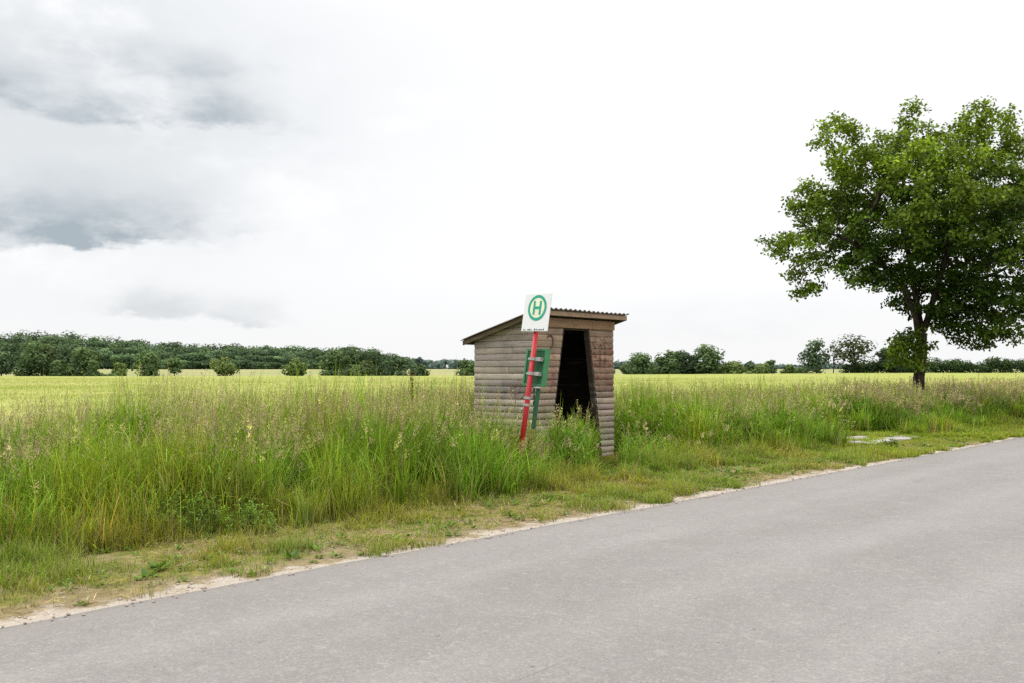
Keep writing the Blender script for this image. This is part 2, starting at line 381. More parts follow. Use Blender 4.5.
def scatter(n, s0, s1, q0, q1):
    return rng.uniform(s0, s1, n), rng.uniform(q0, q1, n)

tall = Acc(); heads = Acc()
# --- leaf blades of the tall grass
def tall_layer(n, s0, s1):
    m = n//46; ts, tq = scatter(m, s0, s1, 1.7, 8.0)          # tussocks
    k = rng.integers(0, m, n); rr = rng.normal(0, 1, (2, n))*np.exp(rng.normal(-2.45, .45, m))[k]
    s = ts[k] + rr[0]; q = tq[k] + rr[1]
    global TUS; TUS = rng.normal(0, 1, (m, 4))[k]; ang = np.arctan2(rr[1], rr[0]) + ROT
    keep = (q > front_edge(s) - .1 + rng.exponential(.14, n)*-1) & inview(s, q) & ~in_shelter(s, q) & ~in_slab(s, q)
    den = .12 + 1.05*sstep(.38, .57, fbm(s, q, 1.5, 41)); keep &= rng.random(n) < den*(1 - trodden(s, q)*.8)
    TUS = TUS[keep]; s, q = s[keep], q[keep]; return s, q, ang[keep]
def add_tall(n, s0, s1):
    s, q, ang = tall_layer(n, s0, s1); n = len(s); x, y = sq2xy(s, q); D = y
    hf = height_fac(s, q); H = rng.uniform(.50, 1.10, n)*hf*np.exp(.17*TUS[:, 0])
    W = np.maximum(rng.uniform(.006, .014, n), .00092*D)
    az = ang + rng.normal(0, .8, n); bend = np.abs(rng.normal(.24, .20, n)).clip(0, 1.0); lodged = rng.random(n) < .07; bend[lodged] = rng.uniform(.8, 1.5, lodged.sum())
    lush = fbm(s, q, .55, 51); yel = fbm(s, q, .8, 61)
    c1 = np.array((.295, .425, .023))*(1-lush[:, None]) + np.array((.145, .32, .023))*lush[:, None]
    wy = sstep(.50, .72, yel)[:, None]*.55; c1 = c1*(1-wy) + np.array((.42, .43, .045))*wy
    wl = (sstep(.9, -2.5, s)*sstep(3.4, 2.5, q))[:, None]*.55; c1 = c1*(1-wl) + np.array((.43, .44, .05))*wl
    dry = rng.random(n) < (.025 + .10*sstep(.4, .0, q - front_edge(s))); c1[dry] = np.array((.40, .31, .13))
    c1 = c1*np.exp(rng.normal(0, .25, (n, 1)) + .27*TUS[:, 1:2])*np.exp(rng.normal(0, .06, (n, 3)))*np.exp(.10*TUS[:, 2:3]*np.array((1, 0, -.5)))
    c0 = c1*np.array((.30, .27, .3)) ; c0[dry] = c1[dry]*.8  # dark blade feet: shade deep in the growth put into the colour
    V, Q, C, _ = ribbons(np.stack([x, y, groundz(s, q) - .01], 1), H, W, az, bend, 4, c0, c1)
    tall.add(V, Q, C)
add_tall(84000, -7, 9); add_tall(60000, 9, 22); add_tall(36000, 22, 60)
def add_arching(n, s0, s1):
    s, q = scatter(n, s0, s1, 1.8, 8.0); keep = (q > front_edge(s) + .02) & inview(s, q) & ~in_shelter(s, q, .12) & ~slab_near(s, q) & (trodden(s, q) < .2)
    keep &= rng.random(n) < (.2 + sstep(.36, .6, fbm(s, q, 1.5, 41)))
    s, q = s[keep], q[keep]; n = len(s); x, y = sq2xy(s, q); D = y; hf = height_fac(s, q)
    z = rng.uniform(.25, .80, n)*hf; L = rng.uniform(.14, .36, n); az = rng.uniform(0, 2*PI, n); bend = rng.uniform(.5, 1.7, n)
    lush = fbm(s, q, .55, 51)[:, None]; c1 = (np.array((.27, .42, .03))*(1-lush) + np.array((.13, .31, .028))*lush)*np.exp(rng.normal(0, .32, (n, 1)))
    dry = rng.random(n) < .07; c1[dry] = np.array((.44, .36, .16))
    W = np.maximum(rng.uniform(.006, .012, n), .0009*D)
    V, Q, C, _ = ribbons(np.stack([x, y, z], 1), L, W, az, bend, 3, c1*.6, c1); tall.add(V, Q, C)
add_arching(52000, -7, 9); add_arching(40000, 9, 24); add_arching(22000, 24, 56)
# --- flowering stems with panicles
def add_stems(n, s0, s1, k):
    s, q = scatter(n, s0, s1, 2.0, 8.0)
    keep = (q > front_edge(s) + rng.exponential(.25, n)) & inview(s, q) & ~in_shelter(s, q, .1) & ~slab_near(s, q)
    keep &= (trodden(s, q) < .3); keep &= rng.random(n) < (.15 + 1.1*sstep(.42, .60, fbm(s, q, .9, 71)))
    u, v = shelter_uv(s, q); keep &= ~((u > -1.3) & (u < 2.5) & (v < 1.4) & (v > -2.2) & (rng.random(n) < .72))
    s, q = s[keep], q[keep]; n = len(s); x, y = sq2xy(s, q); D = y
    H = (rng.normal(1.10, .13, n)).clip(.7, 1.45)*(.25 + .75*height_fac(s, q))
    W = np.maximum(.0025, .00040*D)*np.ones(n); az = rng.normal(.3, 1.3, n); bend = np.abs(rng.normal(.12, .10, n))
    typ = rng.random(n); 
    c1 = np.where((typ < .55)[:, None], np.array((.28, .235, .11)), np.array((.20, .215, .06)))*np.exp(rng.normal(0, .2, (n, 1)))
    c0 = np.tile(np.array((.11, .15, .03)), (n, 1))
    V, Q, C, cen = ribbons(np.stack([x, y, groundz(s, q)], 1), H, W, az, bend, 4, c0, c1, tip=.5); tall.add(V, Q, C)
    # spikelets
    T = rng.uniform(0, 1, (n, k)); top = cen[:, -1]; low = cen[:, -2]; seg = (top - low)[:, None]
    pl = (.75*T**.8)[..., None]
    pos = top[:, None] - seg*pl; sp = (.012 + .05*np.minimum(T, 1-T*.6))*np.where(typ < .6, 1.0, .5)[:, None]
    a = rng.uniform(0, 2*PI, (n, k)); off = np.stack([np.cos(a)*sp, np.sin(a)*sp, rng.normal(0, .008, (n, k))], -1)*rng.random((n, k, 1))
    pos = (pos + off).reshape(-1, 3); d = unit(np.stack([np.cos(a)*.5, np.sin(a)*.5, rng.uniform(.3, 1.2, (n, k))], -1).reshape(-1, 3))
    side = unit(np.cross(d, rng.normal(0, 1, d.shape))); DD = np.repeat(D, k)
    Ls = np.maximum(rng.uniform(.016, .032, n*k), .0014*DD); Ws = np.maximum(rng.uniform(.006, .011, n*k), .00065*DD)
    purple = sstep(.45, .6, fbm(s, q, .5, 81))
    cb = np.array((.60, .50, .30))*(1-purple[:, None]) + np.array((.42, .32, .205))*purple[:, None]
    cb = np.where((typ < .65)[:, None], cb, np.array((.50, .50, .17)))*np.exp(rng.normal(0, .3, (n, 1)))
    V, Q, C = cards(pos, Ls, Ws, d, side, np.repeat(cb, k, 0)); heads.add(V, Q, C)
add_stems(8500, -6, 9, 22); add_stems(8500, 9, 24, 14); add_stems(8500, 24, 56, 9)
tag(link('tall_grass', tall.mesh('tall_grass'), M_grass), 'uncut waist-high green grass along the field edge', kind='stuff')
tag(link('grass_seed_heads', heads.mesh('grass_seed_heads'), M_grass), 'beige and purplish grass seed heads over the tall grass', kind='stuff')

# --- short verge grass
short = Acc()
def add_short(n, s0, s1):
    s, q = scatter(n, s0, s1, .02, 4.2)
    cl = fbm(s, q, 2.6, 91); cl2 = fbm(s, q, .9, 95)
    dens = sstep(.19, .46, q + (cl - .5)*.85)*(.32 + .9*sstep(.38, .58, cl)) + .5*sstep(1.5, 2.3, q)
    dens = dens + .75*sstep(8.5, 13, s)*sstep(.2, .6, q + (cl-.5)*.8)
    dens = dens*(1 - .30*sstep(9, 7, s)*sstep(2.1, 1.6, q))
    dens = dens*(1 - .80*sstep(.47, .62, fbm(s, q, 1.3, 97))*sstep(2.3, 1.7, q)*sstep(11, 8, s))
    keep = (rng.random(n) < dens) & inview(s, q) & ~in_shelter(s, q) & ~(in_slab(s, q) & (cl < .56)) & ((q < front_edge(s) + .6) | (trodden(s, q) > .4))
    s, q, cl, cl2 = s[keep], q[keep], cl[keep], cl2[keep]; n = len(s); x, y = sq2xy(s, q); D = y
    H = rng.uniform(.025, .09, n)*(.7 + 1.1*sstep(.45, .7, cl))*(1 + 1.8*sstep(1.3, 2.4, q)); H *= np.where(slab_near(s, q), .38, 1)*(1 - .72*trodden(s, q))
    W = np.maximum(rng.uniform(.003, .006, n), .00065*D); az = rng.uniform(0, 2*PI, n); bend = np.abs(rng.normal(.5, .35, n)).clip(0, 1.3)
    yv = sstep(.40, .66, cl2)[:, None]; c1 = np.array((.40, .43, .04))*(1-yv) + np.array((.25, .40, .03))*yv
    w = sstep(9, 13, s)[:, None]*.6; c1 = c1*(1-w) + np.array((.33, .44, .03))*w
    dry = rng.random(n) < .30*(1 - .62*sstep(9, 13, s)); c1[dry] = np.array((.46, .37, .17))
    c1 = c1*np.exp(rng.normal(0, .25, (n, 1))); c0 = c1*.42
    V, Q, C, _ = ribbons(np.stack([x, y, groundz(s, q) - .004], 1), H, W, az, bend, 2, c0, c1); short.add(V, Q, C)
add_short(215000, -6, 6); add_short(160000, 6, 20); add_short(70000, 20, 50)
# dry thatch lying flat
s, q = scatter(30000, -6, 16, .25, 3.0); k_ = rng.random(len(s)) < sstep(.32, .6, fbm(s, q, 1.7, 101)); s, q = s[k_], q[k_]; n = len(s); x, y = sq2xy(s, q)
a = rng.uniform(0, 2*PI, n); d = np.stack([np.cos(a), np.sin(a), rng.normal(.05, .12, n)], 1); sd = unit(np.cross(d, np.array((0, 0, 1.0))))
V, Q, C = cards(np.stack([x, y, groundz(s, q) + rng.uniform(.004, .03, n)], 1), rng.uniform(.06, .22, n), np.full(n, .006), unit(d), sd, jcol((.40, .30, .15), n, .3)); short.add(V, Q, C)
tag(link('verge_grass', short.mesh('verge_grass'), M_grass), 'short patchy green and dry grass along the asphalt edge', kind='stuff')
ro = Acc(); s, q = scatter(2600, -6, 20, .25, 2.6); k_ = (rng.random(len(s)) < (.2 + .9*sstep(.45, .65, fbm(s, q, 1.9, 141)))) & inview(s, q) & ~in_slab(s, q); s, q = s[k_], q[k_]; k = 9; n = len(s)
x, y = sq2xy(s, q); a = rng.uniform(0, 2*PI, (n, k)); sz = np.repeat(np.exp(rng.normal(-3.15, .38, n)), k); a = a.ravel()
d = unit(np.stack([np.cos(a), np.sin(a), rng.uniform(.05, .8, n*k)], 1)); sd = unit(np.cross(d, np.array((0, 0, 1.0))) + rng.normal(0, .12, d.shape)); P = np.repeat(np.stack([x, y, groundz(s, q) + .005], 1), k, 0) + d*rng.uniform(0, .02, (n*k, 1))
V, Q, C = cards(P, sz*rng.uniform(.7, 1.3, n*k), sz*rng.uniform(.35, .6, n*k), d, sd, jcol((.13, .22, .035), n*k, .3)); ro.add(V, Q, C)
tag(link('verge_weeds', ro.mesh('verge_weeds'), M_grass), 'small broad-leaved weeds scattered through the short verge grass', kind='stuff')
# --- grit and small stones
n = 4200; s, q = scatter(n, -6, 22, -.12, 1.4); kk = rng.random(n) < sstep(1.2, .1, q); s, q = s[kk], q[kk]; n = len(s); x, y = sq2xy(s, q)
r = np.exp(rng.normal(math.log(.008), .5, n)).clip(.003, .03); oc = np.array([(1, 0, 0), (-1, 0, 0), (0, 1, 0), (0, -1, 0), (0, 0, .7), (0, 0, -.7)])
V = np.stack([x, y, np.where(q < 0, .02, groundz(s, q) + .003)], 1)[:, None] + oc[None]*(r[:, None, None]*rng.uniform(.6, 1.3, (n, 6, 1)))
T = np.array([(0, 2, 4), (2, 1, 4), (1, 3, 4), (3, 0, 4), (2, 0, 5), (1, 2, 5), (3, 1, 5), (0, 3, 5)])
Q = (np.arange(n)[:, None, None]*6 + T[None]).reshape(-1, 3)
tag(link('gravel', mesh_np('gravel', V.reshape(-1, 3), Q), M_stone), 'loose grit scattered on the sandy road edge', kind='stuff')

# ------------------------------------------------------------------ grain field
def far_edge(x): return 248 + 38*np.clip(x/110.0, -1, 1)
gu = np.concatenate([np.linspace(0, .12, 40), np.linspace(.13, .4, 30), np.linspace(.42, 1, 40)]); gx = np.linspace(-190, 330, 160)
V = []
for xx in gx:
    # near edge: the line q = 7.7 along the verge (or straight on where that line has run past the picture)
    y0 = ORG[1] + (7.7 - (xx - ORG[0])*E2[0])/E2[1]; y0 = np.clip(y0, -30, None); y1 = far_edge(xx)
    yy = y0 + (y1 - y0)*gu if y1 > y0 else np.full_like(gu, y1) + gu*.01
    zz = .66 + .10*(fbm(np.full_like(yy, xx), yy, .25, 111) - .5) + terrain(yy)
    zz[-1] -= .7
    V.append(np.stack([np.full_like(yy, xx), yy, zz], 1))
V = np.concatenate(V); ng = len(gu); i = (np.arange(len(gx)-1)[:, None]*ng + np.arange(ng-1)[None]).ravel()
gf = link('grain_field', mesh_np('grain_field', V, np.stack([i, i+ng, i+ng+1, i+1], 1)), M_grain, smooth=True)
tag(gf, 'ripening yellow-green grain field behind the tall grass', kind='stuff')
ears = Acc()
def add_grain(n, D0, D1, k):
    D = D0*(D1/D0)**rng.random(n); x = rng.uniform(-.56, .56, n)*D; s, q = xy2sq(x, D); kp = q > 7.6; x, D = x[kp], D[kp]; n = len(x)
    z0 = .45 + terrain(D); H = rng.uniform(.20, .30, n)*(.85 + .3*fbm(x, D, .3, 121)); W = np.maximum(.010, .0007*D)*rng.uniform(.7, 1.3, n)
    g = fbm(x, D*.5, .12, 131)[:, None]; c1 = np.array((.31, .36, .07))*(1-g) + np.array((.48, .46, .16))*g; c1 = c1*np.exp(rng.normal(0, .2, (n, 1)))
    V, Q, C, _ = ribbons(np.stack([x, D, z0], 1), H, W, rng.normal(0.2, 1.2, n), np.abs(rng.normal(.3, .2, n)), k, c1*.6, c1, tip=.3); ears.add(V, Q, C)
add_grain(80000, 14, 45, 3); add_grain(90000, 45, 150, 2)
tag(link('grain_ears', ears.mesh('grain_ears'), M_grass), 'ears of grain standing above the field', kind='stuff')

# ------------------------------------------------------------------ shelter
nz = .0
sh = empty('bus_shelter', (*SH['N'], 0), ROT)
tag(sh, 'weathered wooden roadside shelter of horizontal boards with a dark trapezoid doorway', 'bus shelter')
W_, L_ = SH['W'], SH['L']
ZF, ZR = 2.47, 2.10          # underside of the roof above front and rear wall
def zroof(v): return ZF + (ZR - ZF)*v/L_
PIT = .109
def board_wall(fn_spans, to_xyz, ztop, tints, out=.022, thick=.030, nx=10):
    """boards as rounded strips; fn_spans(z) -> list of (a,b); to_xyz(a, d, z) with d outward"""
    V = []; Fc = []; Cc = []
    nb = int(math.ceil(ztop/PIT)); prof = [(0.0, -.014), (.045, .004), (.13, .6), (.3, .92), (.5, 1.0), (.7, .92), (.87, .6), (.955, .004), (1.0, -.014)]
    for b in range(nb):
        z0 = b*PIT; z1 = min(z0 + PIT, ztop); rough = random.uniform(.85, 1.15); t0 = tints(b)
        o_ = out*(1.0 - .45*sstep(.9, 1.7, z0))*rough; sag = random.uniform(-.004, .004)
        nsp = len(fn_spans((z0+z1)/2))
        for k in range(nsp):
            joints = [0.0, 1.0]
            if random.random() < .35 and nsp == 1: joints = [0.0, random.uniform(.3, .7), 1.0]
            for j in range(len(joints)-1):
                tint = tuple(c*random.uniform(.80, 1.20) for c in [1])[0]; cc = tuple(c*tint*random.uniform(.96, 1.04) for c in t0)
                base = len(V); ok = 0
                for (tz, dz) in prof:
                    z = z0 + tz*(z1-z0); sp = fn_spans(z)
                    if k >= len(sp): sp = [(sp[0][0], sp[0][0])]*(k+1)
                    a, bb = sp[k]; bb = max(a, bb)
                    for i in range(nx+1):
                        f = joints[j] + (joints[j+1]-joints[j])*i/nx
                        f += (.0012 if (j > 0 and i == 0) else (-.0012 if (j < len(joints)-2 and i == nx) else 0))
                        aa = a + (bb-a)*f; d = dz*o_ if dz > .01 else dz + .0
                        d += .0025*math.sin(aa*2.1 + b*1.7)
                        V.append(to_xyz(aa, d, z + sag*math.sin(PI*f))); Cc.append(cc)
                for r in range(len(prof)-1):
                    for i in range(nx): p = base + r*(nx+1) + i; Fc.append((p, p+1, p+nx+2, p+nx+1))
    # flat inner lining that blocks light, interior shade put into its near-black colour
    nr = 24; 
    nsp = max(len(fn_spans(z)) for z in np.linspace(.01, ztop-.01, 12))
    for k in range(nsp):
        base = len(V)
        for r in range(nr+1):
            z = ztop*r/nr; sp = fn_spans(min(max(z, .001), ztop-.001)); a, bb = sp[k] if k < len(sp) else (sp[0][1], sp[0][1]); bb = max(a, bb)
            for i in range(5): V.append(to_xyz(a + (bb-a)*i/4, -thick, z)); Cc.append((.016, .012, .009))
        for r in range(nr):
            for i in range(4): p = base + r*5 + i; Fc.append((p, p+5, p+6, p+1))
    return np.array(V), np.array(Fc), np.array(Cc)
grey = lambda b: tuple(np.array((.48, .415, .362))*random.uniform(.66, 1.16)*(1.0 if b > 8 else 1.06)*np.array((1, random.uniform(.97, 1.01), random.uniform(.93, 1.02))))
brown = lambda b: tuple((np.array((.375, .262, .19)) *min(1, max(0, (b-6)/7)) + np.array((.40, .325, .272))*(1 - min(1, max(0, (b-6)/7))))*random.uniform(.70, 1.18))
def gable_spans(z):
    if z <= ZR: return [(0, L_)]
    return [(0, L_*(1 - (z - ZR)/(ZF - ZR)) if z < ZF else 0.0)]
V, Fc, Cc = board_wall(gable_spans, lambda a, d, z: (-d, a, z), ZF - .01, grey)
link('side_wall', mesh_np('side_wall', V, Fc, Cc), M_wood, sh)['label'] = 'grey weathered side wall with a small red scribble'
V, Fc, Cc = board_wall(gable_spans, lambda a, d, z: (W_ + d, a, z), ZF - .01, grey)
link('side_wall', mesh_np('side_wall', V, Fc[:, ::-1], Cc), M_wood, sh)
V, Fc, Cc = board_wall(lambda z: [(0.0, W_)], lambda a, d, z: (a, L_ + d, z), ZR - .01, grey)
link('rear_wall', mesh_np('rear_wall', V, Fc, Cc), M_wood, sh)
DT = 2.305
def dl(z): return .340 + (.778 - .340)*z/DT
def dr(z): return 1.895 + (1.523 - 1.895)*z/DT
def front_spans(z): return [(0.0, dl(z)), (dr(z), W_)] if z < DT else [(0.0, W_)]
nfull = DT
V, Fc, Cc = board_wall(front_spans, lambda a, d, z: (a, -d, z), DT - .001, brown)
link('front_wall', mesh_np('front_wall', V, Fc[:, ::-1], Cc), M_woodp, sh)['label'] = 'brownish front wall boards with faded scribbles'
mb = MB(); mb.box(-.022, W_+.022, -.026, .03, DT+.002, ZF-.006, .004, (.38, .24, .15)); fo = mb.build('fascia_board', M_wood, sh)
# door jambs: dark planks along the slanting edges of the opening
for side, fn in ((0, dl), (1, dr)):
    mb = MB(); t = .028 if side else -.028
    pts = []
    for z in (0.0, DT-.002):
        for (a, y) in ((0, -.006), (-t, -.006), (-t, .10), (0, .10)): pts.append((fn(z) + a + (-.001 if side else .001), y, z))
    f = [(0, 1, 5, 4), (1, 2, 6, 5), (2, 3, 7, 6), (3, 0, 4, 7), (4, 5, 6, 7), (3, 2, 1, 0)]
    mb.add(pts, f, (.085, .062, .046) if side else (.05, .037, .028)); mb.build('door_jamb', M_wood, sh)
mb = MB(); mb.box(dl(DT)-.02, dr(DT)+.02, .031, .10, DT-.03, DT+.06, 0, (.06, .045, .035)); mb.build('door_lintel', M_wood, sh)
# corner posts inside, bench: indoor shade put into their near-black colour
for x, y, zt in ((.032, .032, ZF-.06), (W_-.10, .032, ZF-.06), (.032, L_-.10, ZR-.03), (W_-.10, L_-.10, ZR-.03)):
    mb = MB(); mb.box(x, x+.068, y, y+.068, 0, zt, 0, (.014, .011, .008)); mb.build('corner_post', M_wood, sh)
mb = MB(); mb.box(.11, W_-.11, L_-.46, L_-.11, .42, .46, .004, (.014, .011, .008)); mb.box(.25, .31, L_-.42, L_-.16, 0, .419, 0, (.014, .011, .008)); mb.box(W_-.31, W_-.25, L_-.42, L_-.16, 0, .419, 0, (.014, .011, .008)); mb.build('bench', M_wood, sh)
mb = MB(); mb.box(.03, W_-.03, .03, L_-.03, -.02, .035, 0, (.014, .011, .008)); mb.build('floor', M_wood, sh)  # floor colour blackened to stand for the shade indoors
# roof: rafters, barge boards, corrugated sheet
OF, OR_, OS = .21, .16, .14
slope = (ZR - ZF)/L_
def rz(v): return ZF + slope*v
def sloped(mb, x0, x1, v0, v1, h0, h1, c):
    pts = [(x, v, rz(v) + h) for h in (h0, h1) for v in (v0, v1) for x in (x0, x1)]
    mb.add(pts, [(0, 2, 3, 1), (4, 5, 7, 6), (0, 1, 5, 4), (2, 6, 7, 3), (0, 4, 6, 2), (1, 3, 7, 5)], c)
mb = MB(); 
sloped(mb, -OS+.024, W_+OS-.024, -OF+.022, L_+OR_-.022, .002, .030, (.03, .022, .016)); mb.build('roof_boarding', M_wood, sh)  # dark ceiling colour carries the shade under the roof
for x0 in (-OS, W_+OS-.022):
    mb = MB(); sloped(mb, x0, x0+.022, -OF, L_+OR_, -.042, .040, (.115, .085, .048)); mb.build('barge_board', M_wood, sh)
mb = MB(); v0, v1 = -OF, -OF+.020; sloped(mb, -OS+.0225, W_+OS-.0225, v0, v1, -.038, .036, (.34, .235, .16)); mb.build('eaves_board', M_wood, sh)
mb = MB(); v0, v1 = L_+OR_-.020, L_+OR_; sloped(mb, -OS+.0225, W_+OS-.0225, v0, v1, -.030, .036, (.12, .09, .06)); mb.build('eaves_board', M_wood, sh)
nxr = 22*8; xr = np.linspace(-OS-.03, W_+OS+.03, nxr+1); vr = np.array([-OF-.03, -.0, .5, 1.0, L_+OR_+.03])
V = []; 
for h in (.062, .054):
    for v in vr:
        V.append(np.stack([xr, np.full_like(xr, v), rz(v) + h + .017*np.sin(xr/(W_+2*OS)*2*PI*19.3) + .004*np.sin(xr*3+v*2)], 1))
V = np.concatenate(V); m_ = nxr+1; Fq = []
nv = len(vr)
for lay in range(2):
    for r in range(nv-1):
        i = lay*nv*m_ + r*m_ + np.arange(nxr); q_ = np.stack([i, i+1, i+m_+1, i+m_], 1); Fq.append(q_ if lay == 0 else q_[:, ::-1])
for r in (0, nv-1):
    i = r*m_ + np.arange(nxr); Fq.append(np.stack([i, i+nv*m_, i+nv*m_+1, i+1], 1))
link('roof', mesh_np('roof', V, np.concatenate(Fq), np.ones((len(V), 3))), M_roof, sh, smooth=True)
# graffiti: thin strokes a little proud of the boards
def scribble(mb, strokes, to_xyz, r=.006):
    for st in strokes: mb.tube([to_xyz(a, z) for a, z in st], r, 5)
def front_pt(a, z): return (a, -.0225, z)
def side_pt(v, z): return (-.0225, v, z)
mb = MB(); rs = random.Random(5)
arc = [(.40 + .085*math.cos(t), 2.06 + .115*math.sin(t)) for t in np.linspace(2.6, -1.5, 14)]
scribble(mb, [arc], front_pt, .010); scribble(mb, [[(x, z - .02) for x, z in arc[2:10]]], front_pt, .006)
for k in range(17):
    z = 2.12 - .115*(k//3) + rs.uniform(-.03, .03); a = 1.63 + .155*(k % 3) + rs.uniform(-.03, .03)
    if z > 1.55 - .0: scribble(mb, [[(a, z), (a+rs.uniform(.0, .05), z+rs.uniform(.03, .08)), (a+rs.uniform(.05, .11), z+rs.uniform(-.05, .02)), (a+rs.uniform(.02, .12), z-rs.uniform(.0, .06))]], front_pt, .0042)
mb.build('scribble', M_graff_dark, sh)['label'] = 'dark rust brown scribble marks on the front boards'
mb = MB()
for st in ([(.42, 1.28), (.36, 1.36), (.27, 1.33), (.30, 1.22), (.40, 1.20)], [(.40, 1.20), (.38, 1.05), (.42, .94)], [(.27, 1.36), (.20, 1.33), (.16, 1.22), (.24, 1.12), (.34, 1.10)], [(.18, 1.10), (.16, .98), (.24, .92)], [(.47, 1.33), (.49, 1.18)]):
    scribble(mb, [st], side_pt, .0055)
mb.build('scribble', M_graff_red, sh)['label'] = 'thin red scribble on the grey side wall'

# ------------------------------------------------------------------ bus stop sign
sx, sy = .065, 14.0
lean = Vector((E1[0]*.148 + .756*.045, E1[1]*.148 - .654*.045, 1.0)).normalized()
wd = Vector((.68, -.733, 0.0)); xax = (wd - lean*wd.dot(lean)).normalized(); yax = lean.cross(xax)
st = empty('bus_stop_sign', (sx, sy, -.02)); st.rotation_mode = 'QUATERNION'
R3 = Matrix((xax, yax, lean)).transposed(); st.rotation_quaternion = R3.to_quaternion()
tag(st, 'leaning red pole with a white bus stop sign bearing a green letter H', 'bus stop sign')
mb = MB(); mb.tube([(0, 0, -.2), (0, 0, 2.20)], .037, 20); mb.build('pole', M_red, st, True)
mb = MB(); mb.tube([(0, 0, 2.20), (0, 0, 2.225)], .044, 20); mb.tube([(0, 0, 2.225), (0, 0, 2.24)], .025, 12); mb.build('pole_cap', M_steel, st, True)
PWd, PZ0, PZ1 = .535, 2.165, 2.715
mb = MB(); mb.box(-PWd/2+.012, PWd/2+.012, -.058, -.044, PZ0, PZ1, .005); pn = mb.build('sign_panel', M_white, st)
pc = (.022, (PZ0+PZ1)/2 + .065)
def ring(mb, c, r0, r1, y, n=48, sq=1.0):
    vs = []
    for k in range(n):
        a = 2*PI*k/n
        for r in (r0, r1): vs.append((c[0]+r*math.cos(a)*sq, y, c[1]+r*math.sin(a)))
    mb.add(vs, [(2*k, 2*((k+1) % n), 2*((k+1) % n)+1, 2*k+1) for k in range(n)])
mb = MB(); ring(mb, pc, .002, .150, -.0605); mb.build('emblem_disc', M_cream, st).parent = pn
mb = MB(); ring(mb, pc, .146, .186, -.0625)
hw, hh, bw = .082, .100, .040
mb2 = MB()
for (x0, x1, z0, z1) in ((-hw, -hw+bw, -hh, hh), (hw-bw, hw, -hh, hh), (-hw+bw, hw-bw, -.020, .020)):
    mb2.add([(pc[0]+x0, -.0625, pc[1]+z0), (pc[0]+x1, -.0625, pc[1]+z0), (pc[0]+x1, -.0625, pc[1]+z1), (pc[0]+x0, -.0625, pc[1]+z1)], [(0, 1, 2, 3)])
mb.build('emblem_ring', M_teal, st).parent = pn
mb2.build('letter', M_teal, st).parent = pn
mb = MB(); xk = -.215; rr = random.Random(3)
while xk < .22:
    w = rr.uniform(.012, .034); h = rr.uniform(.012, .026)
    if rr.random() < .82: mb.add([(xk, -.0600, PZ0+.014), (xk+w, -.0600, PZ0+.014), (xk+w*.9, -.0600, PZ0+.014+h), (xk+.003, -.0600, PZ0+.014+h)], [(0, 1, 2, 3)])
    xk += w + rr.uniform(.004, .012)
mb.build('caption', M_dark, st).parent = pn
mb = MB(); mb.box(-.03, .03, -.044, .030, 2.19, 2.23, .003); mb.box(-.03, .03, -.043, .02, 2.60, 2.635, .003); mb.tube([(0, -.02, 2.2), (0, -.02, 2.66)], .018, 10); mb.build('panel_bracket', M_steel, st)
# timetable case mounted behind the pole
cx0, cx1, cz0, cz1 = -.225, .215, 1.40, 1.935
mb = MB(); mb.box(cx0, cx1, .085, .120, cz0, cz1, .004); ca = mb.build('timetable_case', M_green, st)
mb = MB(); e = .030
mb.box(cx0-.004, cx0+e, .072, .1205, cz0-.004, cz1+.004, .003); mb.box(cx1-e*2.0, cx1+.004, .072, .1205, cz0-.004, cz1+.004, .003)
mb.box(cx0+e, cx1-e*2.0, .074, .1195, cz1-e, cz1+.003, .003); mb.box(cx0+e, cx1-e*2.0, .074, .1195, cz0-.003, cz0+e, .003)
fr = mb.build('case_frame', M_greenlight, st); fr.parent = ca
for z in (1.775, 1.565):
    mb = MB(); mb.tube([(0, 0, z-.022), (0, 0, z+.022)], .047, 18); mb.box(.040, .150, .005, .071, z-.028, z+.028, .005); mb.box(-.085, -.040, -.015, .03, z-.014, z+.014, .003)
    mb.build('clamp', M_steel, st)
for z in (1.215, 1.115):
    mb = MB(); mb.tube([(0, 0, z-.018), (0, 0, z+.018)], .0465, 18); mb.box(-.075, -.042, -.012, .012, z-.012, z+.012, .002); mb.build('band', M_steel, st)
mb = MB(); mb.box(.015, .085, .125, .150, .80, 1.398, .003); mb.build('hanging_strip', M_green, st)
mb = MB(); mb.box(.005, .12, .086, .124, 1.372, 1.396, .002); mb.build('strip_clip', M_white, st)

# ------------------------------------------------------------------ concrete slab
cx_, cy_ = sq2xy((SLAB[0]+SLAB[1])/2, (SLAB[2]+SLAB[3])/2)
sl = empty('concrete_slab', (float(cx_), float(cy_), 0), ROT); tag(sl, 'pale broken concrete slab lying in the short grass right of the shelter', 'slab')
def ragged(x0, x1, y0, y1, sd, n=9):
    r_ = random.Random(sd); out = []
    for (ax, ay, bx, by) in ((x0, y0, x1, y0), (x1, y0, x1, y1), (x1, y1, x0, y1), (x0, y1, x0, y0)):
        for k in range(n):
            f = k/n; out.append((ax+(bx-ax)*f + r_.uniform(-.09, .09), ay+(by-ay)*f + r_.uniform(-.10, .10)))
    return out
for (x0, x1, y0, y1, sd, h) in ((-1.5, .05, -.70, .66, 4, .062), (.14, 1.5, -.66, .50, 8, .052)):
    p = ragged(x0, x1, y0, y1, sd); n = len(p); mb = MB()
    mb.add([(a, b, -.05) for a, b in p] + [(a*1.0, b, h-.012) for a, b in p] + [(a+(sum((x0, x1))/2-a)*.02, b+((y0+y1)/2-b)*.03, h) for a, b in p],
           [(k, (k+1) % n, n+(k+1) % n, n+k) for k in range(n)] + [(n+k, n+(k+1) % n, 2*n+(k+1) % n, 2*n+k) for k in range(n)] + [tuple(range(2*n, 3*n))])
    mb.build('slab_piece', M_conc, sl)

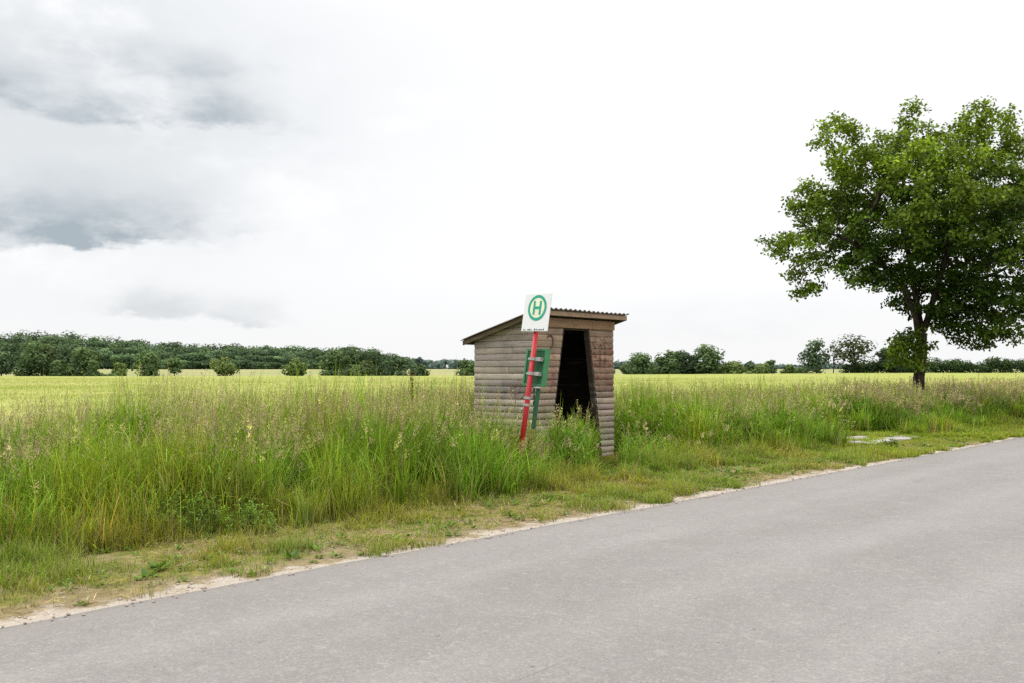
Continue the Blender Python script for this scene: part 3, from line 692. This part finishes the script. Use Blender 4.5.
# ------------------------------------------------------------------ weeds that stand out
def weed(name, x, y, h, w, n, label, cat, colr=(.085, .165, .03), lsz=.07, flower=False, group=None):
    s, q = xy2sq(x, y); o = empty(name, (x, y, float(groundz(s, q)))); tag(o, label, cat, group)
    sa = Acc(); ns = max(5, n//14); ra = np.sqrt(rng.random(ns))*w*.5; aa = rng.uniform(0, 2*PI, ns); hs = h*(1 - .5*(ra/(w*.5))**2)*rng.uniform(.75, 1.05, ns)
    P = np.stack([ra*np.cos(aa)*.6, ra*np.sin(aa)*.6, 0*ra], 1); cst = jcol((.10, .13, .04), ns)
    V, Q, C, cen = ribbons(P, hs, np.full(ns, .010), aa, .35*ra/(w*.5+1e-6), 4, cst, cst); la = Acc(); la.add(V, Q, C); k = n//ns + 1; T = rng.uniform(.15, 1, (ns, k)); idx = (T*4).clip(0, 3.999); i0 = idx.astype(int); f = (idx-i0)[..., None]
    pos = cen[np.arange(ns)[:, None], i0]*(1-f) + cen[np.arange(ns)[:, None], i0+1]*f; pos = pos.reshape(-1, 3)
    a = rng.uniform(0, 2*PI, len(pos)); d = unit(np.stack([np.cos(a), np.sin(a), rng.uniform(-.1, .8, len(pos))], 1)); sd = unit(np.cross(d, np.array((0, 0, 1.0))) + rng.normal(0, .2, d.shape))
    V, Q, C = cards(pos, rng.uniform(.6, 1.4, len(pos))*lsz, rng.uniform(.3, .55, len(pos))*lsz, d, sd, jcol(colr, len(pos), .3)); la.add(V, Q, C); link('foliage', la.mesh('foliage'), M_leaf, o)
    if flower:
        m = 16
        for tp in cen[:, -1]:
         fa = Acc(); pp = tp[None] + np.stack([rng.normal(0, .035, m), rng.normal(0, .035, m), rng.normal(.01, .010, m)], 1)
         a = rng.uniform(0, 2*PI, len(pp)); d = np.stack([np.cos(a), np.sin(a), 0*a+.2], 1); V, Q, C = cards(pp, np.full(len(pp), .022), np.full(len(pp), .02), unit(d), unit(np.cross(d, np.array((0, 0, 1.0)))), jcol((.72, .70, .55), len(pp), .1)); fa.add(V, Q, C); link('flower', fa.mesh('flower'), M_grass, o)
    return o
weed('leafy_weed', -3.2, 9.55, .46, 1.3, 2000, 'low dark leafy weed clump at the left foot of the tall grass', 'weed', (.15, .27, .025), .035)
weed('leafy_weed', -2.55, 9.62, .36, .8, 900, 'paler small leafy weed beside the dark weed clump', 'weed', (.19, .32, .03), .035)
weed('white_flowering_weed', 7.35, 22.3, .60, .6, 110, 'white flowering weed in the grass beside the concrete slab', 'weed', (.15, .24, .04), .06, True)
weed('leafy_weed', 7.55, 19.9, .28, .45, 160, 'small green weed growing at the slab edge', 'weed', (.10, .16, .03), .07)
def dock(x, y, h, label):
    o = empty('dock_plant', (x, y, 0)); tag(o, label, 'weed'); mb = MB(); mb.tube([(0, 0, 0), (.01, 0, h*.5), (.0, .01, h)], [.008, .007, .004], 6, c=(.13, .07, .045)); mb.build('stem', M_grass, o)
    n = 90; z = h*rng.uniform(.68, 1.0, n); a = rng.uniform(0, 2*PI, n); r = .03*(1.25 - z/h); P = np.stack([r*np.cos(a), r*np.sin(a), z], 1); d = unit(np.stack([np.cos(a), np.sin(a), 0*a+1.2], 1))
    V, Q, C = cards(P, np.full(n, .035), np.full(n, .018), d, unit(np.cross(d, rng.normal(0, 1, d.shape))), jcol((.20, .10, .06), n, .25)); A = Acc(); A.add(V, Q, C); link('seed_spike', A.mesh('seed_spike'), M_grass, o)
dock(px(412, 15.5), 15.5, 1.56, 'lone tall brown seeding stem standing above the grass left of the shelter')

# ------------------------------------------------------------------ roadside tree
TD = 31.0; tx = px(917, TD); MP = TD/F
def skeleton_tree():
    lob = [(905, 200, 84, 78, 0), (845, 152, 36, 38, -.3), (915, 140, 38, 36, .4), (985, 133, 44, 36, 0), (832, 212, 44, 46, .2), (786, 246, 24, 20, -.2), (806, 286, 20, 16, .3), (808, 255, 30, 26, 0),
           (990, 215, 70, 70, 0), (1042, 190, 46, 60, .3), (975, 300, 62, 42, -.3), (1045, 285, 48, 44, 0), (925, 285, 38, 36, .5), (868, 262, 46, 36, -.4), (903, 350, 22, 20, -.5), (903, 350, 22, 20, .3), (898, 352, 20, 18, -.9), (893, 360, 14, 10, -.5), (912, 340, 16, 12, -.6), (772, 240, 12, 10, 0), (845, 118, 12, 14, 0), (988, 104, 12, 12, 0), (914, 108, 14, 14, 0), (1000, 335, 40, 18, 0),
           (905, 210, 62, 60, -2.6), (905, 205, 62, 62, 2.6), (980, 230, 60, 60, 2.2), (975, 235, 60, 55, -2.3), (950, 170, 60, 45, 1.2), (1075, 235, 30, 45, 0)]
    A = []
    for (x, y, rx, ry, dy) in lob:
        x = 920 + (x-920)*1.01; y = 360 + (y-360)*1.00; n = int(rx*ry*.05); p = unit(rng.normal(0, 1, (n, 3)))*rng.random((n, 1))**.42
        A.append(np.stack([(x-917)*MP + p[:, 0]*rx*MP, dy + p[:, 1]*min(rx, ry+20)*MP*1.0, zpx(y, TD) + p[:, 2]*ry*MP], 1))
    A = np.concatenate(A)
    nodes = [Vector((0, 0, 0))]; par = [-1]
    def grow_line(start, pts):
        i = start
        for p in pts:
            a = nodes[i]; b = Vector(p); k = max(1, int((b-a).length/.24))
            for j in range(1, k+1): nodes.append(a.lerp(b, j/k) + Vector((random.uniform(-.02, .02), random.uniform(-.02, .02), 0))); par.append(i); i = len(nodes)-1
        return i
    f = grow_line(0, [(.0, 0, .8), (.09, 0, 1.6), (.13, .02, 2.3), (.17, .02, 2.75)])
    grow_line(f-1, [(-.08, -.12, 3.2), (-.55, -.25, 4.3), (-1.5, -.1, 5.3), (-2.4, 0, 5.8)]); grow_line(f, [(.14, .2, 3.6), (-.05, .4, 5.2), (-.2, .5, 7.0)]); grow_line(f, [(.38, -.1, 3.5), (.75, -.3, 4.9), (1.2, -.3, 6.6)]); grow_line(f, [(.55, .2, 3.4), (1.5, .5, 4.2), (2.8, .6, 4.7)])
    grow_line(f-3, [(-.1, -.25, 2.2), (-.45, -.4, 2.5)])
    alive = np.ones(len(A), bool); step = .24; infl = 2.6; kill = .34
    for it in range(75):
        kd = kdtree.KDTree(len(nodes))
        for i, p in enumerate(nodes): kd.insert(p, i)
        kd.balance(); acc = {}
        for ai in np.nonzero(alive)[0]:
            p = Vector(A[ai]); c, i, d = kd.find(p)
            if d < kill: alive[ai] = False
            elif d < infl: acc.setdefault(i, Vector((0, 0, 0))); acc[i] += (p - c).normalized()
        if not acc: break
        for i, v in acc.items():
            if v.length < 1e-4: continue
            v = v.normalized() + Vector((random.uniform(-.2, .2), random.uniform(-.2, .2), random.uniform(-.12, .2))); nodes.append(nodes[i] + v.normalized()*step); par.append(i)
        if len(nodes) > 9000: break
    return nodes, par
nodes, par = skeleton_tree(); NN = len(nodes)
kids = [0]*NN; wgt = [0.0]*NN
for i in range(NN-1, 0, -1):
    if kids[i] == 0: wgt[i] = 1.0
    kids[par[i]] += 1; wgt[par[i]] += wgt[i]
wmax = wgt[0]; rad = [max(.007, .172*(w/wmax)**.48) for w in wgt]
oak = empty('roadside_tree', (tx, TD, 0)); tag(oak, 'large broad leafy tree with a dark trunk standing in the tall grass beside the road', 'tree')
vs = []; fs = []; K = 7
rg = []
for i in range(NN):
    p = nodes[i]; d = (p - nodes[par[i]]).normalized() if i else Vector((0, 0, 1)); u = d.cross(Vector((.31, .95, .05))).normalized(); w = d.cross(u)
    flare = 1 + .75*math.exp(-p.z/.28) if p.z < 1.6 and abs(p.x) < .5 else 1
    vs += [p + rad[i]*flare*(1 + .10*math.sin(3*k + p.z*2))*(math.cos(2*PI*k/K)*u + math.sin(2*PI*k/K)*w) for k in range(K)]
vs = [tuple(v) for v in vs]
for i in range(1, NN):
    # child ring with a parent-side ring of the child's own radius keeps forks clean
    p0 = nodes[par[i]]; base = par[i]*K
    if rad[i] < rad[par[i]]*.8:
        d = (nodes[i]-p0).normalized(); u = d.cross(Vector((.31, .95, .05))).normalized(); w = d.cross(u); base = len(vs)
        vs += [tuple(p0 + rad[i]*1.15*(math.cos(2*PI*k/K)*u + math.sin(2*PI*k/K)*w)) for k in range(K)]
    for k in range(K): fs.append((base+k, base+(k+1) % K, i*K+(k+1) % K, i*K+k))
me = bpy.data.meshes.new('trunk'); me.from_pydata(vs, [], fs); me.update(); link('trunk', me, M_bark, oak, True)
tips = np.array([nodes[i][:] for i in range(NN) if wgt[i] <= 3 and nodes[i].z > 1.7]); ctr = np.array((.9, 0, 5.6))
dens = 56
P = np.repeat(tips, dens, 0); n = len(P); P = P + unit(rng.normal(0, 1, (n, 3)))*(.34*rng.random((n, 1))**.6)*np.array((1.15, 1.15, .62))
nrm = unit(rng.normal(0, .75, (n, 3)) + np.array((0, 0, .75)) + unit(P - ctr)*.35); ax = unit(np.cross(nrm, rng.normal(0, 1, (n, 3)))); ax[:, 2] -= .25; ax = unit(ax); sd = unit(np.cross(ax, nrm))
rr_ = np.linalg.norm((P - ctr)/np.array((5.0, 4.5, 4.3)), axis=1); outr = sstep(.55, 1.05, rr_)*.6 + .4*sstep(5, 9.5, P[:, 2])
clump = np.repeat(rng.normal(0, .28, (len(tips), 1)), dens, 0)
c = (np.array((.040, .086, .008))*(1-outr[:, None]) + np.array((.20, .285, .018))*outr[:, None])*np.exp(rng.normal(0, .22, (n, 1)) + clump)  # crown shading put into the colour: inner leaves dark, outer and top ones light
yl = rng.random(n) < .05; c[yl] = np.array((.17, .19, .03))
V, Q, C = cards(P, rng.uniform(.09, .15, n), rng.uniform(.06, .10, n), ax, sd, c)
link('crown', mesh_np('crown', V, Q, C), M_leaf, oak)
print('TREE nodes', NN, 'leaves', n)

# ------------------------------------------------------------------ distant trees
def crown_cards(blobs, n, size, c_lo, c_hi, hole=.0):
    vol = np.array([b[3]*b[4]*b[5] for b in blobs])**.67; idx = rng.choice(len(blobs), n, p=vol/vol.sum()); B = np.array(blobs)[idx]
    dirs = unit(rng.normal(0, 1, (n, 3))); P = B[:, :3] + dirs*B[:, 3:6]*(rng.random((n, 1))**.25)
    P += rng.normal(0, size*.10, (n, 3))
    nrm = unit(dirs*1.0 + rng.normal(0, .26, (n, 3)) + np.array((0, 0, .3))); ax = unit(np.cross(nrm, rng.normal(0, 1, (n, 3)))); sd = np.cross(ax, nrm)
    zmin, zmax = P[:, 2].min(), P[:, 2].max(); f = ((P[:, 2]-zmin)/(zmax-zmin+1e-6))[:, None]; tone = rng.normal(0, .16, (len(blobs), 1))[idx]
    up = np.clip(.25 + .75*(dirs[:, 2:3]*.5+.5), 0, 1)*(.4 + .6*f)  # light from above put into the leaf colour: tops pale, undersides dark
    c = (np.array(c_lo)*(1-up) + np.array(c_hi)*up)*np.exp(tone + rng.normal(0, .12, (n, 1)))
    return cards(P - ax*size*.4, rng.uniform(.7, 1.4, n)*size, rng.uniform(.6, 1.1, n)*size, ax, sd, c)
def blob_set(w, h, z0, n, shape):
    out = []
    for k in range(n):
        a = random.uniform(0, 2*PI); t = random.random(); z = z0 + (h - z0)*(.10 + .76*t)
        wr = {'round': math.sqrt(max(0, 1-(2*t-.95)**2*.9)), 'bush': 1.0 - .5*t, 'tall': math.sqrt(max(0.05, 1-(2*t-.8)**2*.8))}[shape]
        r = w*.5*wr*random.uniform(.15, .72); b = random.uniform(.24, .42)*w*.68
        out.append((r*math.cos(a), r*math.sin(a), z, b, b, min(b*.9, (h-z0)*.3)))
    return out
G_FAR = 'trees and bushes beyond the grain field'
def far_tree(cxp, D, topy, wpx, label, shape='round', c_lo=(.020, .042, .016), c_hi=(.065, .105, .034), name='tree', nleaf=1500, size=None, z0f=.16, cat='tree', nb=20):
    g = float(terrain(D)); w = wpx*D/F; h = zpx(topy, D) - g; o = empty(name, (px(cxp, D), D, g - .05)); tag(o, label, cat, G_FAR)
    bl = blob_set(w, h, h*z0f, nb, shape); size = size or max(.30, .0021*D)
    if z0f < .1: bl += [(0, 0, h*.24, w*.42, w*.42, h*.24), (random.uniform(-.2, .2)*w, 0, h*.45, w*.36, w*.36, h*.26)]
    top = max(b[2]+b[5] for b in bl); k = h/top; bl = [(b[0], b[1], b[2]*k, b[3], b[4], b[5]) for b in bl]
    mb = MB(); r = max(.12, w*.028); mb.tube([(0, 0, -.2), (.05*w, 0, h*.3), (0, .03*w, h*.72)], [r*1.3, r, r*.35], 7, c=(1, 1, 1))
    for q_ in range(4):
        b = bl[q_]; mb.tube([(.04*w, 0, h*.28), (b[0]*.6, b[1]*.6, (h*.3+b[2])*.55), (b[0], b[1], b[2])], [r*.6, r*.4, r*.15], 5)
    mb.build('trunk', M_barkfar, o, True)
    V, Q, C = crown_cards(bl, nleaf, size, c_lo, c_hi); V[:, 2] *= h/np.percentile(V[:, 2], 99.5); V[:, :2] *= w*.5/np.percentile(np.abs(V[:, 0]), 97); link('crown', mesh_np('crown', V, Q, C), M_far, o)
    return o
MID = dict(c_lo=(.055, .095, .045), c_hi=(.155, .225, .085)); DRK = dict(c_lo=(.040, .070, .040), c_hi=(.105, .155, .070)); LGT = dict(c_lo=(.075, .115, .04), c_hi=(.21, .27, .085)); OLV = dict(c_lo=(.052, .078, .034), c_hi=(.14, .18, .07))
far_tree(1, 214, 352, 22, 'dark round tree cut by the left picture edge', 'bush', **DRK)
far_tree(29, 222, 341.5, 27, 'tall pale green tree at the left end of the clump near the wood', 'round', z0f=.05, **MID)
far_tree(46, 228, 344, 24, 'olive tree second from left in the clump near the wood', 'round', z0f=.05, **OLV)
far_tree(64, 224, 346, 24, 'dark tree in the middle of the clump near the wood', 'round', z0f=.05, **DRK)
far_tree(82, 218, 347.5, 30, 'broad green tree at the right end of the clump near the wood', 'round', z0f=.04, **MID)
far_tree(93, 214, 360, 12, 'small round bush at the right foot of the tree clump', 'bush', name='shrub', cat='bush', z0f=.0, **MID)
far_tree(57, 215, 360, 12, 'small bush in front of the middle of the tree clump', 'bush', name='shrub', cat='bush', z0f=.0, **MID)
far_tree(120, 240, 363, 13, 'small pale bush on the light strip between clump and lone tree', 'bush', name='shrub', cat='bush', z0f=.05, **LGT)
far_tree(148, 214, 352.5, 22, 'dense lone green tree with bushy foot in front of the left wood', 'round', z0f=.05, **MID)
far_tree(174, 222, 357, 16, 'small round tree on a visible thin trunk in front of the wood', 'round', z0f=.32, nleaf=600, **MID)
far_tree(223, 222, 357, 25, 'wide low pale tree standing alone in front of the wood', 'round', z0f=.12, **LGT)
far_tree(295, 222, 358.5, 21, 'bright green round tree at the field edge before the wood', 'round', z0f=.12, **LGT)
far_tree(335, 232, 349, 26, 'round green tree at the left end of the near woodland edge', 'round', z0f=.02, **MID)
far_tree(352, 240, 346.5, 26, 'dark tall tree in the middle of the near woodland edge', 'round', z0f=.02, **DRK)
far_tree(376, 240, 349, 30, 'broad dark tree right of the middle of the near woodland edge', 'round', z0f=.02, **DRK)
far_tree(394, 236, 356, 22, 'lower dark tree at the right end of the near woodland edge', 'round', z0f=.02, **DRK)
far_tree(362, 222, 361, 28, 'brownish olive bush in front of the near woodland edge', 'bush', name='shrub', cat='bush', z0f=.0, **OLV)
far_tree(419, 222, 364, 18, 'dark low rounded bush between the woodland and the shelter', 'bush', name='shrub', cat='bush', z0f=.0, **DRK)
far_tree(466, 226, 359.5, 19, 'green round tree seen just left of the shelter wall', 'round', z0f=.06, **MID)
far_tree(641, 268, 352.5, 27, 'round dark tree seen just right of the shelter', 'round', z0f=.08, **MID)
far_tree(668, 272, 351, 22, 'pale airy tree left of the pair in the middle tree row', 'round', z0f=.08, **MID)
far_tree(682, 276, 350.5, 22, 'second airy tree in the middle tree row', 'round', z0f=.08, **DRK)
far_tree(709, 272, 344.5, 27, 'tallest tree at the right end of the middle tree row', 'tall', z0f=.08, **MID)
far_tree(695, 278, 355, 18, 'low tree filling the gap left of the tallest row tree', 'round', z0f=.04, **DRK)
far_tree(731, 276, 361, 24, 'yellowish green bush right of the tallest row tree', 'bush', name='shrub', cat='bush', z0f=.0, **LGT)
far_tree(750, 330, 361, 12, 'slim dark bush in the low bush line', 'tall', name='shrub', cat='bush', z0f=.0, nleaf=500, **DRK)
far_tree(762, 290, 363, 18, 'spreading low bush in the middle of the bush line', 'bush', name='shrub', cat='bush', z0f=.0, nleaf=600, **LGT)
far_tree(771, 292, 360, 10, 'narrow pointed bush at the right of the low bush line', 'tall', name='shrub', cat='bush', z0f=.0, nleaf=400, **MID)
far_tree(789, 292, 364, 10, 'small pale isolated bush left of the dark round tree', 'bush', name='shrub', cat='bush', z0f=.0, nleaf=350, **LGT)
far_tree(802, 292, 367, 12, 'tiny low bush at the left foot of the dark round tree', 'bush', name='shrub', cat='bush', z0f=.0, nleaf=350, **MID)
far_tree(816, 283, 339.5, 28, 'dense dark round tree standing alone on the right horizon', 'round', z0f=.06, nleaf=1500, **DRK)
far_tree(833, 284, 340, 15, 'thin sparse tree with sky showing through its crown', 'tall', z0f=.35, nleaf=190, size=.5, **OLV)
far_tree(853, 284, 334.5, 38, 'wide airy greyish green tree behind the hedge', 'round', z0f=.18, nleaf=1150, size=.6, c_lo=(.045, .062, .03), c_hi=(.105, .13, .055))
far_tree(886, 284, 348, 18, 'dark tree rising out of the hedge behind the roadside tree', 'round', z0f=.1, **DRK)
def low_hedge(name, label, x0, x1, D, ytop, cols, n, dens=14, cat='hedge'):
    g = float(terrain(D)); xa, xb = px(x0, D), px(x1, D); xm = (xa+xb)/2; o = empty(name, (xm, D, g - .05)); tag(o, label, cat)
    bl = []
    for k in range(n):
        xk = random.uniform(xa, xb) - xm; hh_ = (zpx(ytop + random.uniform(-2.2, 2.8), D) - g)*random.uniform(.75, 1.05); rr_ = random.uniform(.7, 1.5)*max(1.2, hh_*.4)
        bl.append((xk, random.uniform(-1.5, 1.5), hh_*random.uniform(.3, .6), rr_, 1.4, hh_*.42))
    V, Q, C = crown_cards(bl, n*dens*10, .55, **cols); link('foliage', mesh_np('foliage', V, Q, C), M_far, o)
    for k in range(max(3, n//4)): xk = (xa-xm) + (xb-xa)*(k+.5)/max(3, n//4); mb = MB(); mb.tube([(xk, 0, 0), (xk+.2, .2, 1.2)], [.10, .06], 5); mb.build('stem', M_barkfar, o)
low_hedge('low_hedge', 'low scrubby hedge along the foot of the tree clump on the left', 60, 112, 219, 370.5, MID, 14)
low_hedge('low_hedge', 'low brushy strip under the near woodland edge left of the shelter', 318, 404, 226, 367.5, DRK, 26)
low_hedge('low_hedge', 'mixed low hedge joining the middle tree row right of the shelter', 608, 738, 282, 363.5, MID, 40)
low_hedge('low_hedge', 'ragged low hedge between the middle tree row and the dark round tree', 738, 806, 300, 367.5, LGT, 22)
# hedge behind the roadside tree
o = empty('hedge', (px(960, 286), 286, float(terrain(286)) - .05)); tag(o, 'long dark hedge along the far field edge behind the roadside tree', 'hedge')
bl = []
for k in range(190):
    xk = random.uniform(-33, 60); hh_ = zpx(356.5 + 2.5*math.sin(xk*.35) + random.uniform(-2, 2), 286) - float(terrain(286)); hh_ *= .75 if xk < -24 else 1
    bl.append((xk, random.uniform(-2, 2), hh_*random.uniform(.15, .72), 2.4, 1.8, hh_*.28))
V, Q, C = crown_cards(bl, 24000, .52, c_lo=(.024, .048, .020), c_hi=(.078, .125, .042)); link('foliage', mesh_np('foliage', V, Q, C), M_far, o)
for k in range(26): xk = -32 + k*3.55 + random.uniform(-1, 1); mb = MB(); mb.tube([(xk, 0, 0), (xk+.3, .2, 1.6)], [.14, .09], 5); mb.build('stem', M_barkfar, o)
# the wood on the left and the low woods along the horizon: masses nobody could count
def wood(name, label, pts, n_leaf, c_lo, c_hi, size):
    Vs = Acc()
    for (xp, D, topy, w) in pts:
        g = float(terrain(D)); h = zpx(topy, D) - g; wm = w*D/F; x0 = px(xp, D)
        bl = [(x0, D, g + h*.62, wm*.50, wm*.5, h*.36), (x0, D, g + h*.24, wm*.55, wm*.5, h*.27)] + [(x0 + random.uniform(-.36, .36)*wm, D - abs(random.gauss(0, 3)), g + h*random.uniform(.45, .85), wm*.22, wm*.22, h*.14) for _ in range(6)]
        top = max(b[2]+b[5]-g for b in bl); bl = [(b[0], b[1], g + (b[2]-g)*h/top, b[3], b[4], b[5]) for b in bl]
        k = math.exp(random.gauss(0, .30)); V, Q, C = crown_cards(bl, n_leaf, size, tuple(np.array(c_lo)*k), tuple(np.array(c_hi)*k)); V[:, 2] = g + (V[:, 2]-g)*h/(np.percentile(V[:, 2], 98)-g); Vs.add(V, Q, C)
    return tag(link(name, Vs.mesh(name), M_far), label, kind='stuff')
topl = [(-60, 333), (0, 334), (40, 333), (75, 335), (110, 339), (135, 339), (160, 343), (200, 345.5), (240, 345), (270, 347), (300, 347.5), (345, 348), (380, 351), (402, 358), (425, 361)]
pts = []
for row, (D, dy) in enumerate(((470, 0), (452, 3.5), (436, 9), (425, 15))):
    xk = -70.0
    while xk < 405:
        ty = np.interp(xk, [a for a, b in topl], [b for a, b in topl]) + dy + random.uniform(-1.2, 2.0)
        if ty < 366: pts.append((xk, D + random.uniform(-5, 5), ty, random.uniform(20, 32)))
        xk += random.uniform(12, 18)
wood('woodland', 'dark green wood along the left horizon', pts, 1250, (.034, .068, .044), (.118, .178, .078), .95)  # slight blue distance haze mixed into the leaf colours
pts = [(xk + random.uniform(-3, 3), 640 + random.uniform(-20, 20), np.interp(xk, [395, 420, 440, 470, 560, 620, 640, 700, 780, 800, 850, 1030], [356, 358.5, 360, 361, 363, 361.5, 360.5, 364, 365, 364, 363, 365]) + random.uniform(-1, 1.4), random.uniform(12, 18)) for xk in range(395, 1060, 6)]
wood('horizon_trees', 'hazy bluish tree line low along the right horizon', pts, 120, (.10, .135, .125), (.15, .195, .165), 2.4)  # distance haze is put into the pale bluish leaf colours

# ------------------------------------------------------------------ sky
wd_ = bpy.data.worlds.new('World'); scene.world = wd_; wd_.use_nodes = True; t = wd_.node_tree; t.nodes.clear(); N = NT(t)
SUN_EL, SUN_AZ = math.radians(58), math.radians(-60)     # azimuth measured from +Y towards +X
sky = N.n('ShaderNodeTexSky', sky_type='NISHITA', sun_disc=False); sky.sun_elevation = SUN_EL; sky.sun_rotation = SUN_AZ; sky.dust_density = 2.0
gen = N.n('ShaderNodeTexCoord').outputs['Generated']; sep = N.n('ShaderNodeSeparateXYZ'); N.set(sep.inputs[0], gen)
az = N.m('ARCTAN2', sep.outputs[0], sep.outputs[1]); el = N.m('ARCSINE', sep.outputs[2])
cmb = N.n('ShaderNodeCombineXYZ'); N.set(cmb.inputs[0], az); N.set(cmb.inputs[1], N.m('MULTIPLY', el, 1.7)); ce = cmb.outputs[0]
n1 = N.noise(ce, 5.0, 7, .58); n2 = N.noise(N.mapping(ce, (1, 1, 1), (7, 3, 0)), 5.0, 7, .58); n3 = N.noise(N.mapping(ce, (1, 1, 1), (5.3, 2.1, 0)), 6.5, 8, .56)
azd = N.m('ADD', az, N.m('MULTIPLY', N.m('SUBTRACT', n1, .5), .30)); eld = N.m('ADD', el, N.m('MULTIPLY', N.m('SUBTRACT', n2, .5), .12))
dark = None; nd = N.noise(N.mapping(ce, (1, 1.5, 1), (2, 5, 0)), 16.0, 8, .6)
mod = N.m('ADD', N.m('MULTIPLY', N.ss(.38, .60, n3), .75), N.m('MULTIPLY', N.ss(.36, .64, nd), .55))
wob = N.m('ADD', N.m('MULTIPLY', N.m('SUBTRACT', n2, .5), .085), N.m('MULTIPLY', N.m('SUBTRACT', nd, .5), .035))
def pa(x): return math.atan((x-512)/F)
# banks of cloud: crisp ragged foot, soft top (left and right end, foot, height in photo pixels, weight, softness of the foot)
for (x0, x1, yb, th, k, sf) in ((-700, 270, 262, 88, .78, 9), (-500, 340, 150, 75, .62, 14), (30, 330, 104, 60, .40, 20), (-500, 190, 34, 110, .60, 22), (90, 330, 322, 42, .26, 8), (195, 275, 250, 20, .22, 5), (985, 1500, 62, 130, .35, 30), (560, 900, 352, 70, .10, 30)):
    xc = (x0+x1)/2; d = N.m('SUBTRACT', N.m('ADD', el, wob), (372-yb)/F)
    m_ = N.m('MULTIPLY', N.ss(0, sf/F, d), N.ss(th/F, th*.15/F, d)); w_ = pa(x1) - pa(x0)
    m_ = N.m('MULTIPLY', m_, N.m('MULTIPLY', N.ss(pa(x0), pa(x0) + w_*.3, azd), N.ss(pa(x1), pa(x1) - min(w_*.45, .17), azd)))
    m_ = N.m('MULTIPLY', m_, N.m('MULTIPLY', N.m('ADD', .22, mod), min(1.1, k*1.25))); dark = m_ if dark is None else N.m('ADD', dark, N.m('MULTIPLY', m_, N.m('SUBTRACT', 1.0, dark)))
thin = N.m('EXPONENT', N.m('MULTIPLY', N.m('ADD', N.m('POWER', N.m('DIVIDE', N.m('SUBTRACT', azd, pa(60)), .26), 2.0), N.m('POWER', N.m('DIVIDE', N.m('SUBTRACT', eld, .25), .16), 2.0)), -1.0))
thin = N.m('MULTIPLY', N.m('MULTIPLY', thin, 1.15, clamp=True), N.ss(.30, .54, n1)); dark = N.m('MULTIPLY', dark, 1.0, clamp=True)
zen = N.m('MULTIPLY', N.ss(.28, 1.2, el), 1.55)
white = N.m('ADD', .985, zen); white = N.m('ADD', white, N.m('MULTIPLY', N.ss(.02, .12, el), .07)); 
wc = N.n('ShaderNodeCombineColor'); N.set(wc.inputs[0], white); N.set(wc.inputs[1], N.m('MULTIPLY', white, 1.003)); N.set(wc.inputs[2], N.m('MULTIPLY', white, 1.012))
cl = N.mix(thin, wc.outputs[0], (.79, .82, .84)); cl = N.mix(dark, cl, (.42, .485, .535))
sk = N.mix(1.0, sky.outputs[0], (.10, .10, .10), 'MULTIPLY'); fin = N.mix(.95, sk, cl)
bg = N.n('ShaderNodeBackground'); N.set(bg.inputs[0], fin); bg.inputs[1].default_value = 1.0
t.links.new(bg.outputs[0], N.n('ShaderNodeOutputWorld').inputs[0])
su = bpy.data.lights.new('sun', 'SUN'); su.energy = 1.3; su.angle = math.radians(12); su.color = (1, .96, .90)
so = bpy.data.objects.new('sun', su); col.objects.link(so)
sd_ = Vector((math.sin(SUN_AZ)*math.cos(SUN_EL), math.cos(SUN_AZ)*math.cos(SUN_EL), math.sin(SUN_EL)))
so.rotation_euler = sd_.to_track_quat('Z', 'Y').to_euler()

# ------------------------------------------------------------------ camera, view
cd = bpy.data.cameras.new('camera'); co = bpy.data.objects.new('camera', cd); col.objects.link(co)
cd.sensor_width = 36; cd.lens = 36*F/1024; cd.clip_start = .05; cd.clip_end = 6000
co.location = (0, 0, EYE); co.rotation_euler = (math.radians(90) + math.atan((372-341.5)/F), 0, 0); scene.camera = co
scene.view_settings.view_transform = 'Standard'; scene.view_settings.look = 'None'; scene.view_settings.exposure = 0; scene.view_settings.gamma = 1
scene.cycles.max_bounces = 8; scene.cycles.transparent_max_bounces = 8; scene.cycles.use_denoising = False
